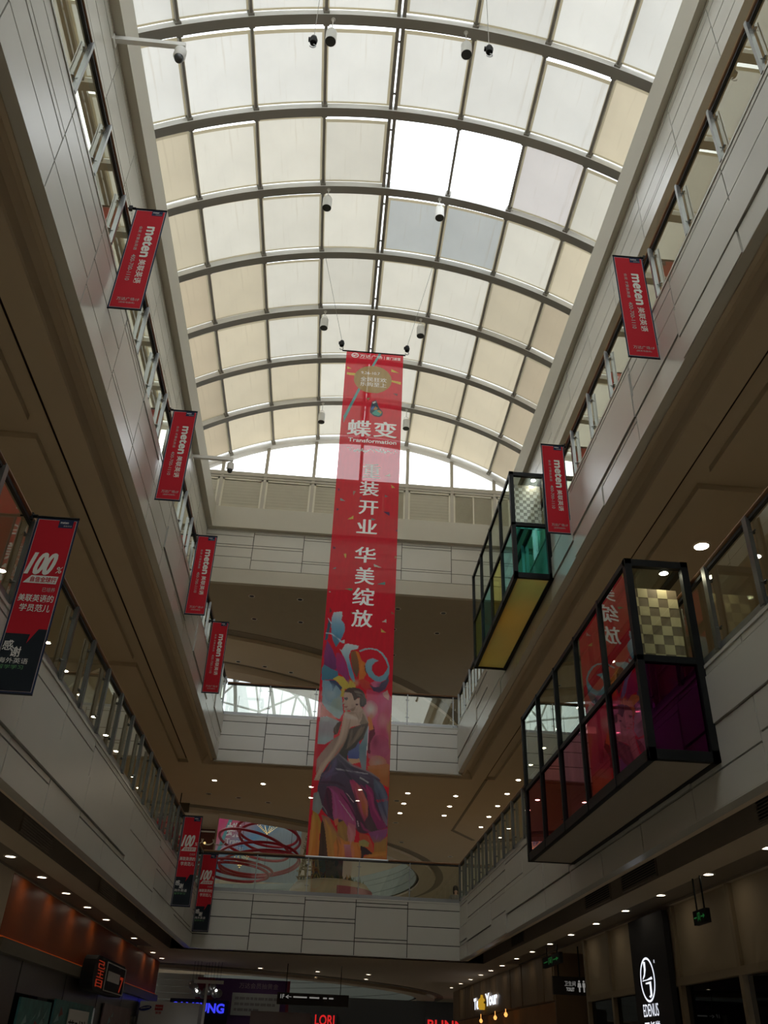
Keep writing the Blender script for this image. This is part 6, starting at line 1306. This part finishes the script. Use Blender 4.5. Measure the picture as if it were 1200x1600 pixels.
# ================================================================== VISITOR
def person(px, py, zf):
    t = thing('person', (px, py, zf), 'person with black hair and grey top standing behind the far glass, right corner', 'person')
    J = {'pel': (0, 0, .95, .13), 'bel': (0, -.01, 1.08, .125), 'che': (0, 0, 1.26, .145), 'nk0': (0, .01, 1.40, .07), 'nk': (0, 0, 1.47, .052), 'hd': (0, -.015, 1.56, .085), 'hd2': (0, -.01, 1.64, .075),
         'lh': (.09, 0, .90, .095), 'lk': (.10, -.02, .50, .062), 'la': (.10, .02, .09, .042), 'lt': (.11, -.14, .035, .035),
         'rh': (-.09, 0, .90, .095), 'rk': (-.10, -.03, .50, .062), 'ra': (-.10, .01, .09, .042), 'rt': (-.11, -.15, .035, .035),
         'ls': (.18, .01, 1.36, .06), 'le': (.24, .03, 1.10, .043), 'lw': (.22, -.12, .90, .030), 'lp': (.21, -.17, .86, .033),
         'rs': (-.18, .01, 1.36, .06), 're': (-.24, .03, 1.10, .043), 'rw': (-.22, -.12, .90, .030), 'rp': (-.21, -.17, .86, .033)}
    K = list(J); E = [('pel', 'bel'), ('bel', 'che'), ('che', 'nk0'), ('nk0', 'nk'), ('nk', 'hd'), ('hd', 'hd2'), ('pel', 'lh'), ('lh', 'lk'), ('lk', 'la'), ('la', 'lt'), ('pel', 'rh'), ('rh', 'rk'), ('rk', 'ra'), ('ra', 'rt'), ('che', 'ls'), ('ls', 'le'), ('le', 'lw'), ('lw', 'lp'), ('che', 'rs'), ('rs', 're'), ('re', 'rw'), ('rw', 'rp')]
    for s, w in ((1, 'l'), (-1, 'r')):
        for i, (dx, L) in enumerate(((-.022, .062), (-.008, .072), (.008, .070), (.022, .056))):
            J[w + 'f%d' % i] = (s * (.21 + dx), -.20 - L * .5, .83 - L * .4, .0095); J[w + 'g%d' % i] = (s * (.21 + dx), -.20 - L * .6, .83 - L, .008); E += [(w + 'p', w + 'f%d' % i), (w + 'f%d' % i, w + 'g%d' % i)]
        J[w + 'th'] = (s * .185, -.20, .85, .011); J[w + 'ti'] = (s * .175, -.235, .82, .009); E += [(w + 'p', w + 'th'), (w + 'th', w + 'ti')]
    K = list(J)
    def skin(name, keys, edges, grow, mats, mat_of, sub=2):
        me = bpy.data.meshes.new(name); idx = {k: i for i, k in enumerate(keys)}
        me.from_pydata([J[k][:3] for k in keys], [(idx[a], idx[b]) for a, b in edges], [])
        o = bpy.data.objects.new(name, me); COL.objects.link(o); o.parent = t
        sm = o.modifiers.new('skin', 'SKIN'); sm.use_smooth_shade = True
        for i, k in enumerate(keys): r = J[k][3] + grow; me.skin_vertices[0].data[i].radius = (r, r); me.skin_vertices[0].data[i].use_root = (i == 0)
        o.modifiers.new('sub', 'SUBSURF').levels = sub; o.modifiers['sub'].render_levels = sub
        me.materials.append(mats); return o
    M_skin = pbr('skin', (.52, .33, .24), .55, var=.04)
    skin('body', K, E, 0, M_skin, None)
    up = ['che', 'bel', 'pel', 'nk0', 'ls', 'le', 'rs', 're']; skin('top', up, [('pel', 'bel'), ('bel', 'che'), ('che', 'nk0'), ('che', 'ls'), ('ls', 'le'), ('che', 'rs'), ('rs', 're')], .016, pbr('grey_cotton', (.20, .20, .19), .8, var=.05), None)
    lo = ['pel', 'lh', 'lk', 'la', 'rh', 'rk', 'ra']; skin('trousers', lo, [('pel', 'lh'), ('lh', 'lk'), ('lk', 'la'), ('pel', 'rh'), ('rh', 'rk'), ('rk', 'ra')], .018, pbr('dark_cotton', (.05, .05, .06), .8, var=.05), None)
    m = MB(); m.lathe([(.005, .155), (.055, .14), (.092, .09), (.102, .03), (.10, -.03), (.085, -.06)], (px, py + .015, zf + 1.60), 18, cap=False); m.lathe([(.10, 0), (.09, -.12), (.05, -.2)], (px, py + .035, zf + 1.60), 14); h = m.build('hair', pbr('black_hair', (.012, .011, .011), .5, var=0), t)
    m = MB(); [m.lathe([(.002, -.010), (.012, 0), (.002, .010)], (px + s * .03, py - .092, zf + 1.585), 8) for s in (-1, 1)]; m.build('eyes', M_blackmatt, t)
    m = MB(); m.add([(px - .012, py - .085, zf + 1.548), (px + .012, py - .085, zf + 1.548), (px, py - .118, zf + 1.550), (px, py - .09, zf + 1.59)], [(0, 1, 2), (0, 2, 3), (1, 3, 2)]); m.build('nose', M_skin, t)
    m = MB(); m.box(px - .022, px + .022, py - .096, py - .088, zf + 1.522, zf + 1.530); m.build('mouth', pbr('lips', (.35, .13, .11), .5, var=0), t)
person(5.15, 34.2, 5.30)
for o in bpy.data.objects:
    if '_at' in o: del o['_at']
